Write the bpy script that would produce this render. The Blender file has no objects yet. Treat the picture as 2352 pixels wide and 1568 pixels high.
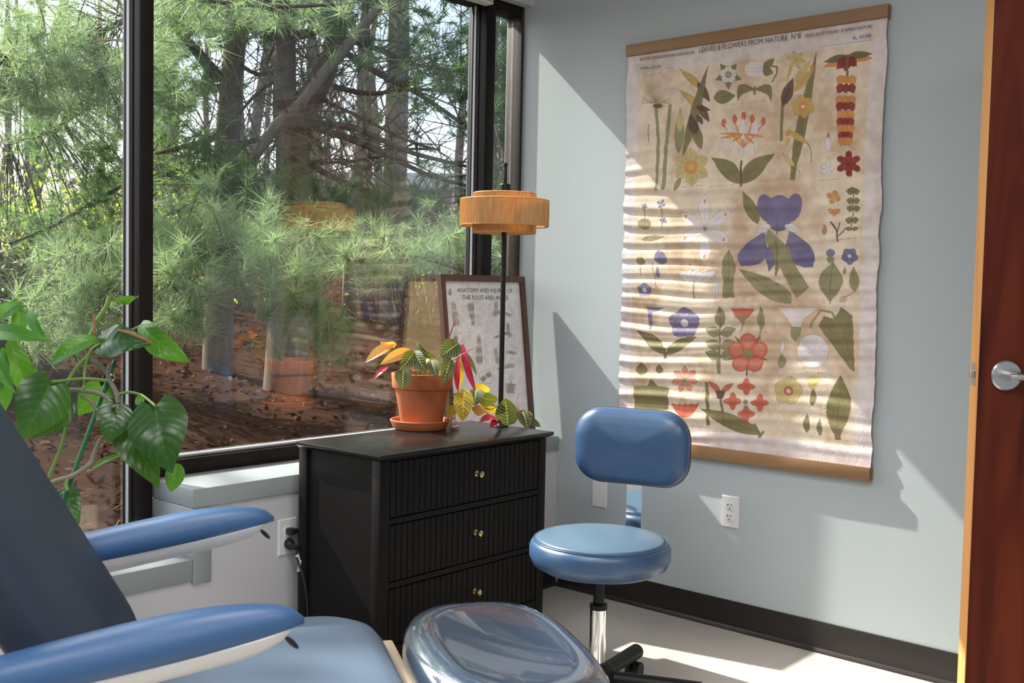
import bpy, bmesh, math, random
import numpy as np
from mathutils import Vector, Matrix

random.seed(7)
RNG = np.random.default_rng(11)
scene = bpy.context.scene
COL = scene.collection

# ------------------------------------------------------------------ camera
F_PX, YAW, PITCH, ROLL = 2469.56, 0.851123, 0.0524277, -0.0204953   # measured on the 2352x1568 frame
CX, CY, EYE = 1176.0, 784.0, 1.2
def _cam_axes():
    fwd = Vector((math.sin(YAW)*math.cos(PITCH), math.cos(YAW)*math.cos(PITCH), -math.sin(PITCH)))
    right = Vector((math.cos(YAW), -math.sin(YAW), 0))
    down = fwd.cross(right)
    r = right*math.cos(ROLL) + down*math.sin(ROLL)
    d = right*-math.sin(ROLL) + down*math.cos(ROLL)
    return r, d, fwd
CR, CD, CF = _cam_axes()
CAM = Vector((0, 0, EYE))
cam_data = bpy.data.cameras.new('camera')
cam_data.sensor_width = 36.0
cam_data.lens = F_PX*36.0/2352.0
cam_data.clip_start = 0.05
cam_data.clip_end = 300
cam_data.dof.use_dof = True
cam_data.dof.focus_distance = 3.5
cam_data.dof.aperture_fstop = 9.0
cam = bpy.data.objects.new('camera', cam_data)
COL.objects.link(cam)
cam.matrix_world = Matrix.Translation(CAM) @ Matrix((CR, -CD, -CF)).transposed().to_4x4()
scene.camera = cam

def ray(px, py):
    return CR*((px-CX)/F_PX) + CD*((py-CY)/F_PX) + CF
def on(px, py, axis, val):            # measured pixel -> point on a known world plane
    d = ray(px, py)
    return CAM + d*((val-CAM[axis])/d[axis])
def dep(px, py, depth):               # measured pixel -> point at a known distance
    return CAM + ray(px, py)*depth

# ------------------------------------------------------------------ sky, sun, added fill lamps, exposure
world = bpy.data.worlds.new('sky')
scene.world = world
world.use_nodes = True
wn = world.node_tree
wn.nodes.clear()
sky = wn.nodes.new('ShaderNodeTexSky')
sky.sky_type = 'NISHITA'
sky.sun_disc = False
sky.sun_elevation = math.radians(43)
sky.sun_rotation = math.radians(-11)
sky.air_density = 1.0
sky.dust_density = 3.0
sky.ozone_density = 1.0
bg = wn.nodes.new('ShaderNodeBackground')
bg.inputs['Strength'].default_value = 0.48
wo = wn.nodes.new('ShaderNodeOutputWorld')
wn.links.new(sky.outputs[0], bg.inputs[0])
wn.links.new(bg.outputs[0], wo.inputs[0])

SUN = Vector((1, -5.3, -5.0)).normalized()
sd = bpy.data.lights.new('sun', 'SUN')
sd.energy = 12.5
sd.angle = math.radians(0.6)
sd.color = (1.0, 0.95, 0.86)
so = bpy.data.objects.new('sun', sd)
so.rotation_euler = SUN.to_track_quat('-Z', 'Y').to_euler()
so.location = (-5, 20, 20)
COL.objects.link(so)

CEIL_Z = 2.72
FILL_PANELS = [(-0.6, 1.25), (1.0, 1.25), (-0.6, -0.7), (1.0, -0.7)]
for (lx, ly) in FILL_PANELS:             # unseen fill lamps added to brighten the room; their panels are built further down
    ld = bpy.data.lights.new('fill_panel_light', 'AREA')
    ld.shape = 'RECTANGLE'
    ld.size, ld.size_y = 0.56, 1.14
    ld.energy = 21
    ld.color = (1.0, 0.98, 0.97)
    lo = bpy.data.objects.new('fill_panel_light', ld)
    lo.location = (lx, ly, CEIL_Z-0.03)
    COL.objects.link(lo)

scene.view_settings.view_transform = 'Standard'
scene.view_settings.look = 'None'
scene.view_settings.exposure = 0.0
scene.view_settings.gamma = 1.0
scene.view_settings.use_curve_mapping = False
scene.cycles.max_bounces = 8
scene.cycles.diffuse_bounces = 4
scene.cycles.use_adaptive_sampling = True
scene.cycles.adaptive_threshold = 0.03
scene.cycles.glossy_bounces = 4
scene.cycles.transmission_bounces = 6
scene.cycles.transparent_max_bounces = 16
scene.cycles.caustics_reflective = False
scene.cycles.caustics_refractive = False
scene.cycles.sample_clamp_indirect = 6.0
scene.cycles.use_denoising = True

# ------------------------------------------------------------------ materials
def mat(name, color, rough=0.5, metal=0.0, spec=0.5, var=None, bump=None, coat=0.0, trans=None, stretch=None, sheen=0.0):
    """principled material; var=(scale, amount, colour2); bump=(scale, strength); trans=(amount, colour)"""
    m = bpy.data.materials.new(name)
    m.use_nodes = True
    nt = m.node_tree
    b = nt.nodes['Principled BSDF']
    b.inputs['Base Color'].default_value = (*color, 1)
    b.inputs['Roughness'].default_value = rough
    b.inputs['Metallic'].default_value = metal
    b.inputs['Specular IOR Level'].default_value = spec
    b.inputs['Coat Weight'].default_value = coat
    b.inputs['Coat Roughness'].default_value = 0.04
    b.inputs['Sheen Weight'].default_value = sheen
    co = None
    if var or bump:
        tc = nt.nodes.new('ShaderNodeTexCoord')
        mp = nt.nodes.new('ShaderNodeMapping')
        if stretch:
            mp.inputs['Scale'].default_value = stretch
        nt.links.new(tc.outputs['Object'], mp.inputs['Vector'])
        co = mp.outputs[0]
    if var:
        n = nt.nodes.new('ShaderNodeTexNoise')
        n.inputs['Scale'].default_value = var[0]
        n.inputs['Detail'].default_value = 6
        nt.links.new(co, n.inputs['Vector'])
        r = nt.nodes.new('ShaderNodeValToRGB')
        r.color_ramp.elements[0].position = 0.5-0.5*var[1]*0.6
        r.color_ramp.elements[1].position = 0.5+0.5*var[1]*0.6
        r.color_ramp.elements[0].color = (*color, 1)
        r.color_ramp.elements[1].color = (*var[2], 1)
        nt.links.new(n.outputs['Fac'], r.inputs[0])
        nt.links.new(r.outputs[0], b.inputs['Base Color'])
    if bump:
        n2 = nt.nodes.new('ShaderNodeTexNoise')
        n2.inputs['Scale'].default_value = bump[0]
        n2.inputs['Detail'].default_value = 4
        nt.links.new(co, n2.inputs['Vector'])
        bp = nt.nodes.new('ShaderNodeBump')
        bp.inputs['Strength'].default_value = bump[1]
        bp.inputs['Distance'].default_value = 0.002
        nt.links.new(n2.outputs['Fac'], bp.inputs['Height'])
        nt.links.new(bp.outputs[0], b.inputs['Normal'])
    if trans:
        out = nt.nodes['Material Output']
        t = nt.nodes.new('ShaderNodeBsdfTranslucent')
        t.inputs['Color'].default_value = (*trans[1], 1)
        mx = nt.nodes.new('ShaderNodeMixShader')
        mx.inputs[0].default_value = trans[0]
        nt.links.new(b.outputs[0], mx.inputs[1])
        nt.links.new(t.outputs[0], mx.inputs[2])
        nt.links.new(mx.outputs[0], out.inputs[0])
    return m

M = {}
M['wall'] = mat('blue_grey_wall_paint', (0.462, 0.516, 0.538), 0.62, bump=(90, 0.12))
M['white_wall'] = mat('white_wall_paint', (0.585, 0.58, 0.615), 0.6, bump=(90, 0.1))
M['ceiling'] = mat('ceiling_white', (0.8, 0.8, 0.79), 0.8)
M['trim'] = mat('grey_sill_paint', (0.31, 0.345, 0.36), 0.4, bump=(60, 0.05))
M['floor'] = mat('beige_vinyl', (0.56, 0.52, 0.475), 0.33, var=(14, 0.9, (0.50, 0.47, 0.43)), bump=(140, 0.08))
M['base'] = mat('black_vinyl_baseboard', (0.026, 0.021, 0.019), 0.34)
M['frame'] = mat('bronze_window_frame', (0.009, 0.007, 0.0065), 0.5, spec=0.16, var=(12, 0.8, (0.016, 0.012, 0.010)))
M['jamb'] = mat('brown_window_jamb', (0.036, 0.025, 0.019), 0.5, spec=0.3, var=(40, 0.9, (0.055, 0.039, 0.029)))
M['bead'] = mat('aluminium_glazing_bead', (0.78, 0.80, 0.86), 0.4)
M['gasket'] = mat('black_gasket', (0.012, 0.012, 0.012), 0.5)
M['blind'] = mat('cream_blind', (0.72, 0.69, 0.60), 0.5)
M['black'] = mat('black_satin_wood', (0.0075, 0.0062, 0.0058), 0.42, spec=0.16, bump=(50, 0.05), stretch=(1, 1, 6))
M['black_top'] = mat('black_satin_top', (0.011, 0.0098, 0.0095), 0.24, spec=0.32, var=(30, 0.7, (0.015, 0.0135, 0.013)))
M['brass'] = mat('brass', (0.75, 0.62, 0.30), 0.25, metal=1.0)
M['black_metal'] = mat('black_metal', (0.010, 0.009, 0.009), 0.45, spec=0.3)
M['chrome'] = mat('chrome', (0.86, 0.87, 0.88), 0.07, metal=1.0)
M['nickel'] = mat('brushed_nickel', (0.56, 0.56, 0.57), 0.28, metal=1.0)
M['plastic'] = mat('white_plastic', (0.76, 0.76, 0.78), 0.38)
M['shell'] = mat('warm_white_plastic', (0.72, 0.70, 0.69), 0.42)
M['slot'] = mat('dark_slot', (0.02, 0.02, 0.02), 0.6)
M['rubber'] = mat('black_rubber', (0.012, 0.012, 0.013), 0.5)
M['paper_tag'] = mat('white_paper_tag', (0.75, 0.72, 0.75), 0.6)
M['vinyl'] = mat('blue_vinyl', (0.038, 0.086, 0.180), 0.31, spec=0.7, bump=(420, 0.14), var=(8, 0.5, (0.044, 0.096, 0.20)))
M['vinyl_arm'] = mat('blue_armrest_vinyl', (0.042, 0.115, 0.26), 0.40, spec=0.55, bump=(420, 0.14))
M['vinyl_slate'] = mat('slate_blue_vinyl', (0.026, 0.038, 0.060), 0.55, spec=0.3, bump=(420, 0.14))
M['vinyl_seat'] = mat('blue_grey_vinyl', (0.095, 0.135, 0.20), 0.46, spec=0.5, bump=(420, 0.12))
M['gloss'] = mat('clear_plastic_over_blue', (0.030, 0.050, 0.088), 0.25, spec=0.7, coat=1.0)
M['gloss'].node_tree.nodes['Principled BSDF'].inputs['Coat IOR'].default_value = 1.9
M['gloss'].node_tree.nodes['Principled BSDF'].inputs['Coat Roughness'].default_value = 0.015
M['piping'] = mat('black_piping', (0.02, 0.02, 0.025), 0.45)
M['terracotta'] = mat('terracotta', (0.54, 0.165, 0.062), 0.75, var=(9, 0.9, (0.60, 0.20, 0.08)), bump=(160, 0.10), trans=(0.06, (0.9, 0.22, 0.03)))
M['soil'] = mat('potting_soil', (0.04, 0.026, 0.018), 0.95, bump=(120, 0.8))
M['figurine'] = mat('peach_ceramic', (0.90, 0.62, 0.47), 0.6)
M['cane'] = mat('green_cane_stake', (0.01, 0.12, 0.045), 0.45)
M['walnut'] = mat('walnut_frame', (0.085, 0.036, 0.024), 0.42, var=(20, 0.9, (0.12, 0.052, 0.034)), stretch=(1, 1, 0.2))
M['kraft'] = mat('kraft_backing', (0.62, 0.44, 0.22), 0.8, var=(12, 0.9, (0.68, 0.50, 0.27)))
M['ink'] = mat('dark_grey_ink', (0.16, 0.145, 0.14), 0.8)
M['ink_brown'] = mat('brown_ink', (0.16, 0.12, 0.10), 0.8)
M['bar_wood'] = mat('oak_hanger_bar', (0.25, 0.135, 0.060), 0.5, var=(16, 0.9, (0.32, 0.18, 0.085)), stretch=(1, 0.12, 1.5), bump=(60, 0.1))

def wood_mat(name, c0, c1, c2, rough):
    m = bpy.data.materials.new(name); m.use_nodes = True
    nt = m.node_tree; b = nt.nodes['Principled BSDF']
    tc = nt.nodes.new('ShaderNodeTexCoord'); mp = nt.nodes.new('ShaderNodeMapping')
    mp.inputs['Scale'].default_value = (9, 9, 0.9)
    nt.links.new(tc.outputs['Object'], mp.inputs['Vector'])
    n = nt.nodes.new('ShaderNodeTexNoise'); n.inputs['Scale'].default_value = 1.4; n.inputs['Detail'].default_value = 7
    n.inputs['Distortion'].default_value = 0.9
    nt.links.new(mp.outputs[0], n.inputs['Vector'])
    r = nt.nodes.new('ShaderNodeValToRGB')
    e = r.color_ramp.elements
    e[0].position, e[0].color = 0.34, (*c0, 1)
    e[1].position, e[1].color = 0.66, (*c2, 1)
    k = e.new(0.5); k.color = (*c1, 1)
    nt.links.new(n.outputs['Fac'], r.inputs[0])
    nt.links.new(r.outputs[0], b.inputs['Base Color'])
    b.inputs['Roughness'].default_value = rough
    return m
M['mahogany'] = wood_mat('mahogany_laminate', (0.040, 0.006, 0.0035), (0.095, 0.0145, 0.0065), (0.15, 0.027, 0.010), 0.45)
M['mahogany'].node_tree.nodes['Principled BSDF'].inputs['Specular IOR Level'].default_value = 0.2
M['door_edge'] = wood_mat('maple_door_edge', (0.66, 0.29, 0.085), (0.72, 0.34, 0.11), (0.78, 0.39, 0.14), 0.45)

def glass_mat(name, f0):
    m = bpy.data.materials.new(name); m.use_nodes = True
    nt = m.node_tree; nt.nodes.clear()
    out = nt.nodes.new('ShaderNodeOutputMaterial')
    t = nt.nodes.new('ShaderNodeBsdfTransparent'); t.inputs[0].default_value = (0.965, 0.985, 0.975, 1)
    g = nt.nodes.new('ShaderNodeBsdfGlossy'); g.inputs['Roughness'].default_value = 0.0
    lw = nt.nodes.new('ShaderNodeLayerWeight')
    pw = nt.nodes.new('ShaderNodeMath'); pw.operation = 'POWER'; pw.inputs[1].default_value = 5.0
    ma = nt.nodes.new('ShaderNodeMath'); ma.operation = 'MULTIPLY_ADD'; ma.inputs[1].default_value = 1-f0; ma.inputs[2].default_value = f0
    nt.links.new(lw.outputs['Facing'], pw.inputs[0]); nt.links.new(pw.outputs[0], ma.inputs[0])
    mx = nt.nodes.new('ShaderNodeMixShader')
    nt.links.new(ma.outputs[0], mx.inputs[0]); nt.links.new(t.outputs[0], mx.inputs[1]); nt.links.new(g.outputs[0], mx.inputs[2])
    nt.links.new(mx.outputs[0], out.inputs[0])
    return m
M['glass'] = glass_mat('window_glass', 0.08)
M['thin_glass'] = glass_mat('picture_glass', 0.02)

def raffia_mat():
    m = mat('raffia_cord', (0.58, 0.345, 0.135), 0.8, var=(110, 1.0, (0.82, 0.56, 0.28)), trans=(0.34, (0.85, 0.50, 0.17)), stretch=(1, 1, 0.12))
    return m
M['raffia'] = raffia_mat()
def color_attr_mat(name, rough, var_scale, crease):
    m = bpy.data.materials.new(name); m.use_nodes = True
    nt = m.node_tree; b = nt.nodes['Principled BSDF']
    a = nt.nodes.new('ShaderNodeAttribute'); a.attribute_name = 'print'
    tc = nt.nodes.new('ShaderNodeTexCoord')
    n = nt.nodes.new('ShaderNodeTexNoise'); n.inputs['Scale'].default_value = var_scale; n.inputs['Detail'].default_value = 8
    nt.links.new(tc.outputs['Object'], n.inputs['Vector'])
    r = nt.nodes.new('ShaderNodeMapRange')
    r.inputs['From Min'].default_value = 0.3; r.inputs['From Max'].default_value = 0.7
    r.inputs['To Min'].default_value = 0.86; r.inputs['To Max'].default_value = 1.08
    nt.links.new(n.outputs['Fac'], r.inputs['Value'])
    mx = nt.nodes.new('ShaderNodeVectorMath'); mx.operation = 'SCALE'
    nt.links.new(a.outputs['Color'], mx.inputs[0]); nt.links.new(r.outputs[0], mx.inputs['Scale'])
    nt.links.new(mx.outputs[0], b.inputs['Base Color'])
    b.inputs['Roughness'].default_value = rough
    b.inputs['Specular IOR Level'].default_value = 0.3
    if crease:
        v = nt.nodes.new('ShaderNodeTexVoronoi'); v.feature = 'DISTANCE_TO_EDGE'; v.inputs['Scale'].default_value = 17
        n3 = nt.nodes.new('ShaderNodeTexNoise'); n3.inputs['Scale'].default_value = 9
        nt.links.new(tc.outputs['Object'], n3.inputs['Vector'])
        ad = nt.nodes.new('ShaderNodeVectorMath'); ad.operation = 'MULTIPLY_ADD'
        ad.inputs[1].default_value = (0.5, 0.5, 0.5)
        nt.links.new(n3.outputs['Color'], ad.inputs[0]); nt.links.new(tc.outputs['Object'], ad.inputs[2])
        nt.links.new(ad.outputs[0], v.inputs['Vector'])
        cr = nt.nodes.new('ShaderNodeValToRGB'); cr.color_ramp.elements[1].position = 0.05
        nt.links.new(v.outputs['Distance'], cr.inputs[0])
        bp = nt.nodes.new('ShaderNodeBump'); bp.inputs['Strength'].default_value = 0.35; bp.inputs['Distance'].default_value = 0.0012
        nt.links.new(cr.outputs[0], bp.inputs['Height']); nt.links.new(bp.outputs[0], b.inputs['Normal'])
    return m
M['scroll_print'] = color_attr_mat('printed_aged_paper', 0.55, 18, True)
M['poster_print'] = color_attr_mat('printed_poster_paper', 0.5, 40, False)

def leaf_mat(name, base, edge, vein, back, trans_col, trans, rough=0.32, nveins=9, vein_w=0.22, mid=0.10, jag=0.0, blotch=0.0, bump=0.5, spec=0.5):
    """leaf with a midrib, side veins and another underside; driven by the leaf's own UVs"""
    m = bpy.data.materials.new(name); m.use_nodes = True
    nt = m.node_tree; b = nt.nodes['Principled BSDF']; out = nt.nodes['Material Output']
    def math_(op, a, c=None):
        n = nt.nodes.new('ShaderNodeMath'); n.operation = op
        for i, x in enumerate((a, c)):
            if x is None: continue
            if isinstance(x, (int, float)): n.inputs[i].default_value = x
            else: nt.links.new(x, n.inputs[i])
        return n.outputs[0]
    def mixc(f, a, c):
        n = nt.nodes.new('ShaderNodeMix'); n.data_type = 'RGBA'
        nt.links.new(f, n.inputs[0])
        for i, x in ((6, a), (7, c)):
            if isinstance(x, tuple): n.inputs[i].default_value = (*x, 1)
            else: nt.links.new(x, n.inputs[i])
        return n.outputs[2]
    uv = nt.nodes.new('ShaderNodeUVMap'); sp = nt.nodes.new('ShaderNodeSeparateXYZ')
    nt.links.new(uv.outputs[0], sp.inputs[0])
    a = math_('MULTIPLY', math_('ABSOLUTE', math_('SUBTRACT', sp.outputs[0], 0.5)), 2.0)
    v = sp.outputs[1]
    ph = math_('MULTIPLY', math_('SUBTRACT', v, math_('MULTIPLY', math_('POWER', a, 1.4), 0.26)), nveins)
    tri = math_('ABSOLUTE', math_('SUBTRACT', math_('FRACT', ph), 0.5))        # 0 .. 0.5
    veinf = math_('LESS_THAN', tri, vein_w*0.5)
    midf = math_('LESS_THAN', a, math_('ADD', mid, math_('MULTIPLY', math_('SUBTRACT', 0.5, tri), jag)))
    col = base
    if blotch:
        bl = math_('SMOOTH_MIN', math_('MULTIPLY', a, 1.3), 1.0)
        col = mixc(bl, base, edge)
    else:
        col = mixc(math_('MULTIPLY', a, 0.8), base, edge)
    col = mixc(veinf, col, vein) if not jag else mixc(math_('MULTIPLY', veinf, 0.85), col, vein)
    midcol = tuple(min(1, x*1.15) for x in vein) if not jag else (vein[0]*0.85, vein[1]*1.1, vein[2]*0.5)
    col = mixc(midf, col, midcol)
    geo = nt.nodes.new('ShaderNodeNewGeometry')
    col2 = mixc(geo.outputs['Backfacing'], col, back)
    nt.links.new(col2, b.inputs['Base Color'])
    b.inputs['Roughness'].default_value = rough
    b.inputs['Specular IOR Level'].default_value = spec
    bp = nt.nodes.new('ShaderNodeBump'); bp.inputs['Strength'].default_value = bump; bp.inputs['Distance'].default_value = 0.002
    nt.links.new(tri, bp.inputs['Height']); nt.links.new(bp.outputs[0], b.inputs['Normal'])
    t = nt.nodes.new('ShaderNodeBsdfTranslucent')
    tcol = mixc(veinf, trans_col, tuple(min(1, x*1.25) for x in trans_col))
    nt.links.new(tcol, t.inputs['Color'])
    ms = nt.nodes.new('ShaderNodeMixShader'); ms.inputs[0].default_value = trans
    nt.links.new(b.outputs[0], ms.inputs[1]); nt.links.new(t.outputs[0], ms.inputs[2]); nt.links.new(ms.outputs[0], out.inputs[0])
    return m
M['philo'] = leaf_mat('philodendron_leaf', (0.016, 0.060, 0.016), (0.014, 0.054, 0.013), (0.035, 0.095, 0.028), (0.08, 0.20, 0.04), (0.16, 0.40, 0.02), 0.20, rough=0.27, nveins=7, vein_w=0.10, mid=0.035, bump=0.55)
M['philo_lit'] = leaf_mat('backlit_philodendron_leaf', (0.05, 0.19, 0.025), (0.05, 0.17, 0.02), (0.10, 0.25, 0.05), (0.16, 0.36, 0.05), (0.22, 0.52, 0.02), 0.32, rough=0.35, nveins=7, vein_w=0.10, mid=0.04, bump=0.4)  # brighter copy of the leaf, with backlight put into its colour
M['pachira'] = leaf_mat('long_leaf', (0.035, 0.16, 0.02), (0.04, 0.18, 0.02), (0.09, 0.26, 0.05), (0.12, 0.30, 0.05), (0.20, 0.50, 0.025), 0.30, rough=0.36, nveins=14, vein_w=0.12, mid=0.03, bump=0.4)
M['prayer'] = leaf_mat('prayer_plant_leaf', (0.013, 0.028, 0.008), (0.065, 0.10, 0.03), (0.52, 0.40, 0.31), (0.40, 0.05, 0.09), (0.36, 0.42, 0.02), 0.13, rough=0.42, nveins=8, vein_w=0.15, mid=0.03, jag=0.20, blotch=1, bump=0.6, spec=0.2)
M['prayer_yellow'] = leaf_mat('yellowing_prayer_leaf', (0.30, 0.20, 0.02), (0.42, 0.38, 0.03), (0.80, 0.55, 0.10), (0.75, 0.35, 0.05), (0.90, 0.56, 0.02), 0.34, rough=0.42, nveins=8, vein_w=0.22, mid=0.06, jag=0.14, blotch=1, bump=0.6)
M['prayer_orange'] = leaf_mat('orange_prayer_leaf', (0.80, 0.36, 0.07), (0.80, 0.42, 0.12), (0.85, 0.58, 0.25), (0.82, 0.36, 0.08), (1.0, 0.48, 0.05), 0.36, rough=0.42, nveins=8, vein_w=0.14, mid=0.05, bump=0.5)
M['prayer_red'] = leaf_mat('crimson_prayer_leaf', (0.42, 0.015, 0.05), (0.36, 0.015, 0.04), (0.55, 0.06, 0.10), (0.42, 0.015, 0.05), (0.80, 0.03, 0.08), 0.28, rough=0.42, nveins=8, vein_w=0.12, mid=0.05, bump=0.5)
M['stem_green'] = mat('green_stem', (0.16, 0.27, 0.06), 0.45, trans=(0.2, (0.4, 0.6, 0.1)))
M['stem_red'] = mat('red_stem', (0.30, 0.05, 0.05), 0.45)
M['stem_pink'] = mat('pink_stem', (0.58, 0.26, 0.26), 0.45)
M['stem_grey'] = mat('woody_grey_stem', (0.13, 0.14, 0.11), 0.6, var=(60, 0.9, (0.21, 0.18, 0.13)))
M['leaf_brown'] = mat('dry_brown_leaf_edge', (0.28, 0.13, 0.06), 0.7)
# outdoors
M['bark'] = mat('pine_bark', (0.125, 0.090, 0.069), 0.9, spec=0.05, var=(9, 0.9, (0.225, 0.178, 0.146)), bump=(14, 1.0), stretch=(2.5, 2.5, 1.0))
M['bark_dark'] = mat('dark_branch_bark', (0.060, 0.045, 0.036), 0.9, spec=0.05, var=(20, 0.9, (0.10, 0.082, 0.07)))
M['bark_far'] = mat('grey_brown_bark', (0.22, 0.175, 0.15), 0.95, spec=0.05, var=(6, 0.9, (0.30, 0.245, 0.215)))
M['twig'] = mat('thin_twig_bark', (0.14, 0.10, 0.08), 0.9, spec=0.1)
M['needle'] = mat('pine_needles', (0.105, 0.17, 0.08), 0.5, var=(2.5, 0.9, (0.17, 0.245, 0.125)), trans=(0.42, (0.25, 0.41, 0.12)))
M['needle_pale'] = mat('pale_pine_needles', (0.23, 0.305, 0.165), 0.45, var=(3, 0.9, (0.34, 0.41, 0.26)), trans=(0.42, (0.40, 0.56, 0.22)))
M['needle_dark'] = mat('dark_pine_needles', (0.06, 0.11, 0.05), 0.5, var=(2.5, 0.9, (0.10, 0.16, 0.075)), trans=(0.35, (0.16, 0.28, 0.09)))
M['leaf_spring'] = mat('spring_leaves', (0.26, 0.34, 0.05), 0.5, trans=(0.5, (0.60, 0.75, 0.08)))
M['leaf_dark'] = mat('dark_shrub_leaves', (0.04, 0.055, 0.025), 0.4, trans=(0.25, (0.14, 0.2, 0.05)))
M['litter'] = mat('leaf_litter', (0.024, 0.012, 0.008), 0.95, spec=0.0, var=(5, 1.0, (0.066, 0.035, 0.023)), bump=(30, 1.0))
M['dry_leaf'] = mat('dry_leaf', (0.06, 0.028, 0.018), 0.8, spec=0.05, var=(3, 1, (0.12, 0.062, 0.04)))
M['brick'] = mat('red_brick', (0.36, 0.15, 0.11), 0.9, var=(2, 0.8, (0.42, 0.2, 0.15)))
M['pale_wall'] = mat('pale_render', (0.62, 0.60, 0.58), 0.8)
M['dark_window'] = mat('dark_pane', (0.08, 0.1, 0.12), 0.15)
M['fill_panel_glow'] = bpy.data.materials.new('glowing_fill_diffuser')  # glow of the added fill panels
M['fill_panel_glow'].use_nodes = True
M['fill_panel_glow'].node_tree.nodes['Principled BSDF'].inputs['Base Color'].default_value = (0.9, 0.9, 0.9, 1)
M['fill_panel_glow'].node_tree.nodes['Principled BSDF'].inputs['Emission Color'].default_value = (1, 0.98, 0.96, 1)
M['fill_panel_glow'].node_tree.nodes['Principled BSDF'].inputs['Emission Strength'].default_value = 2.0

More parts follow.
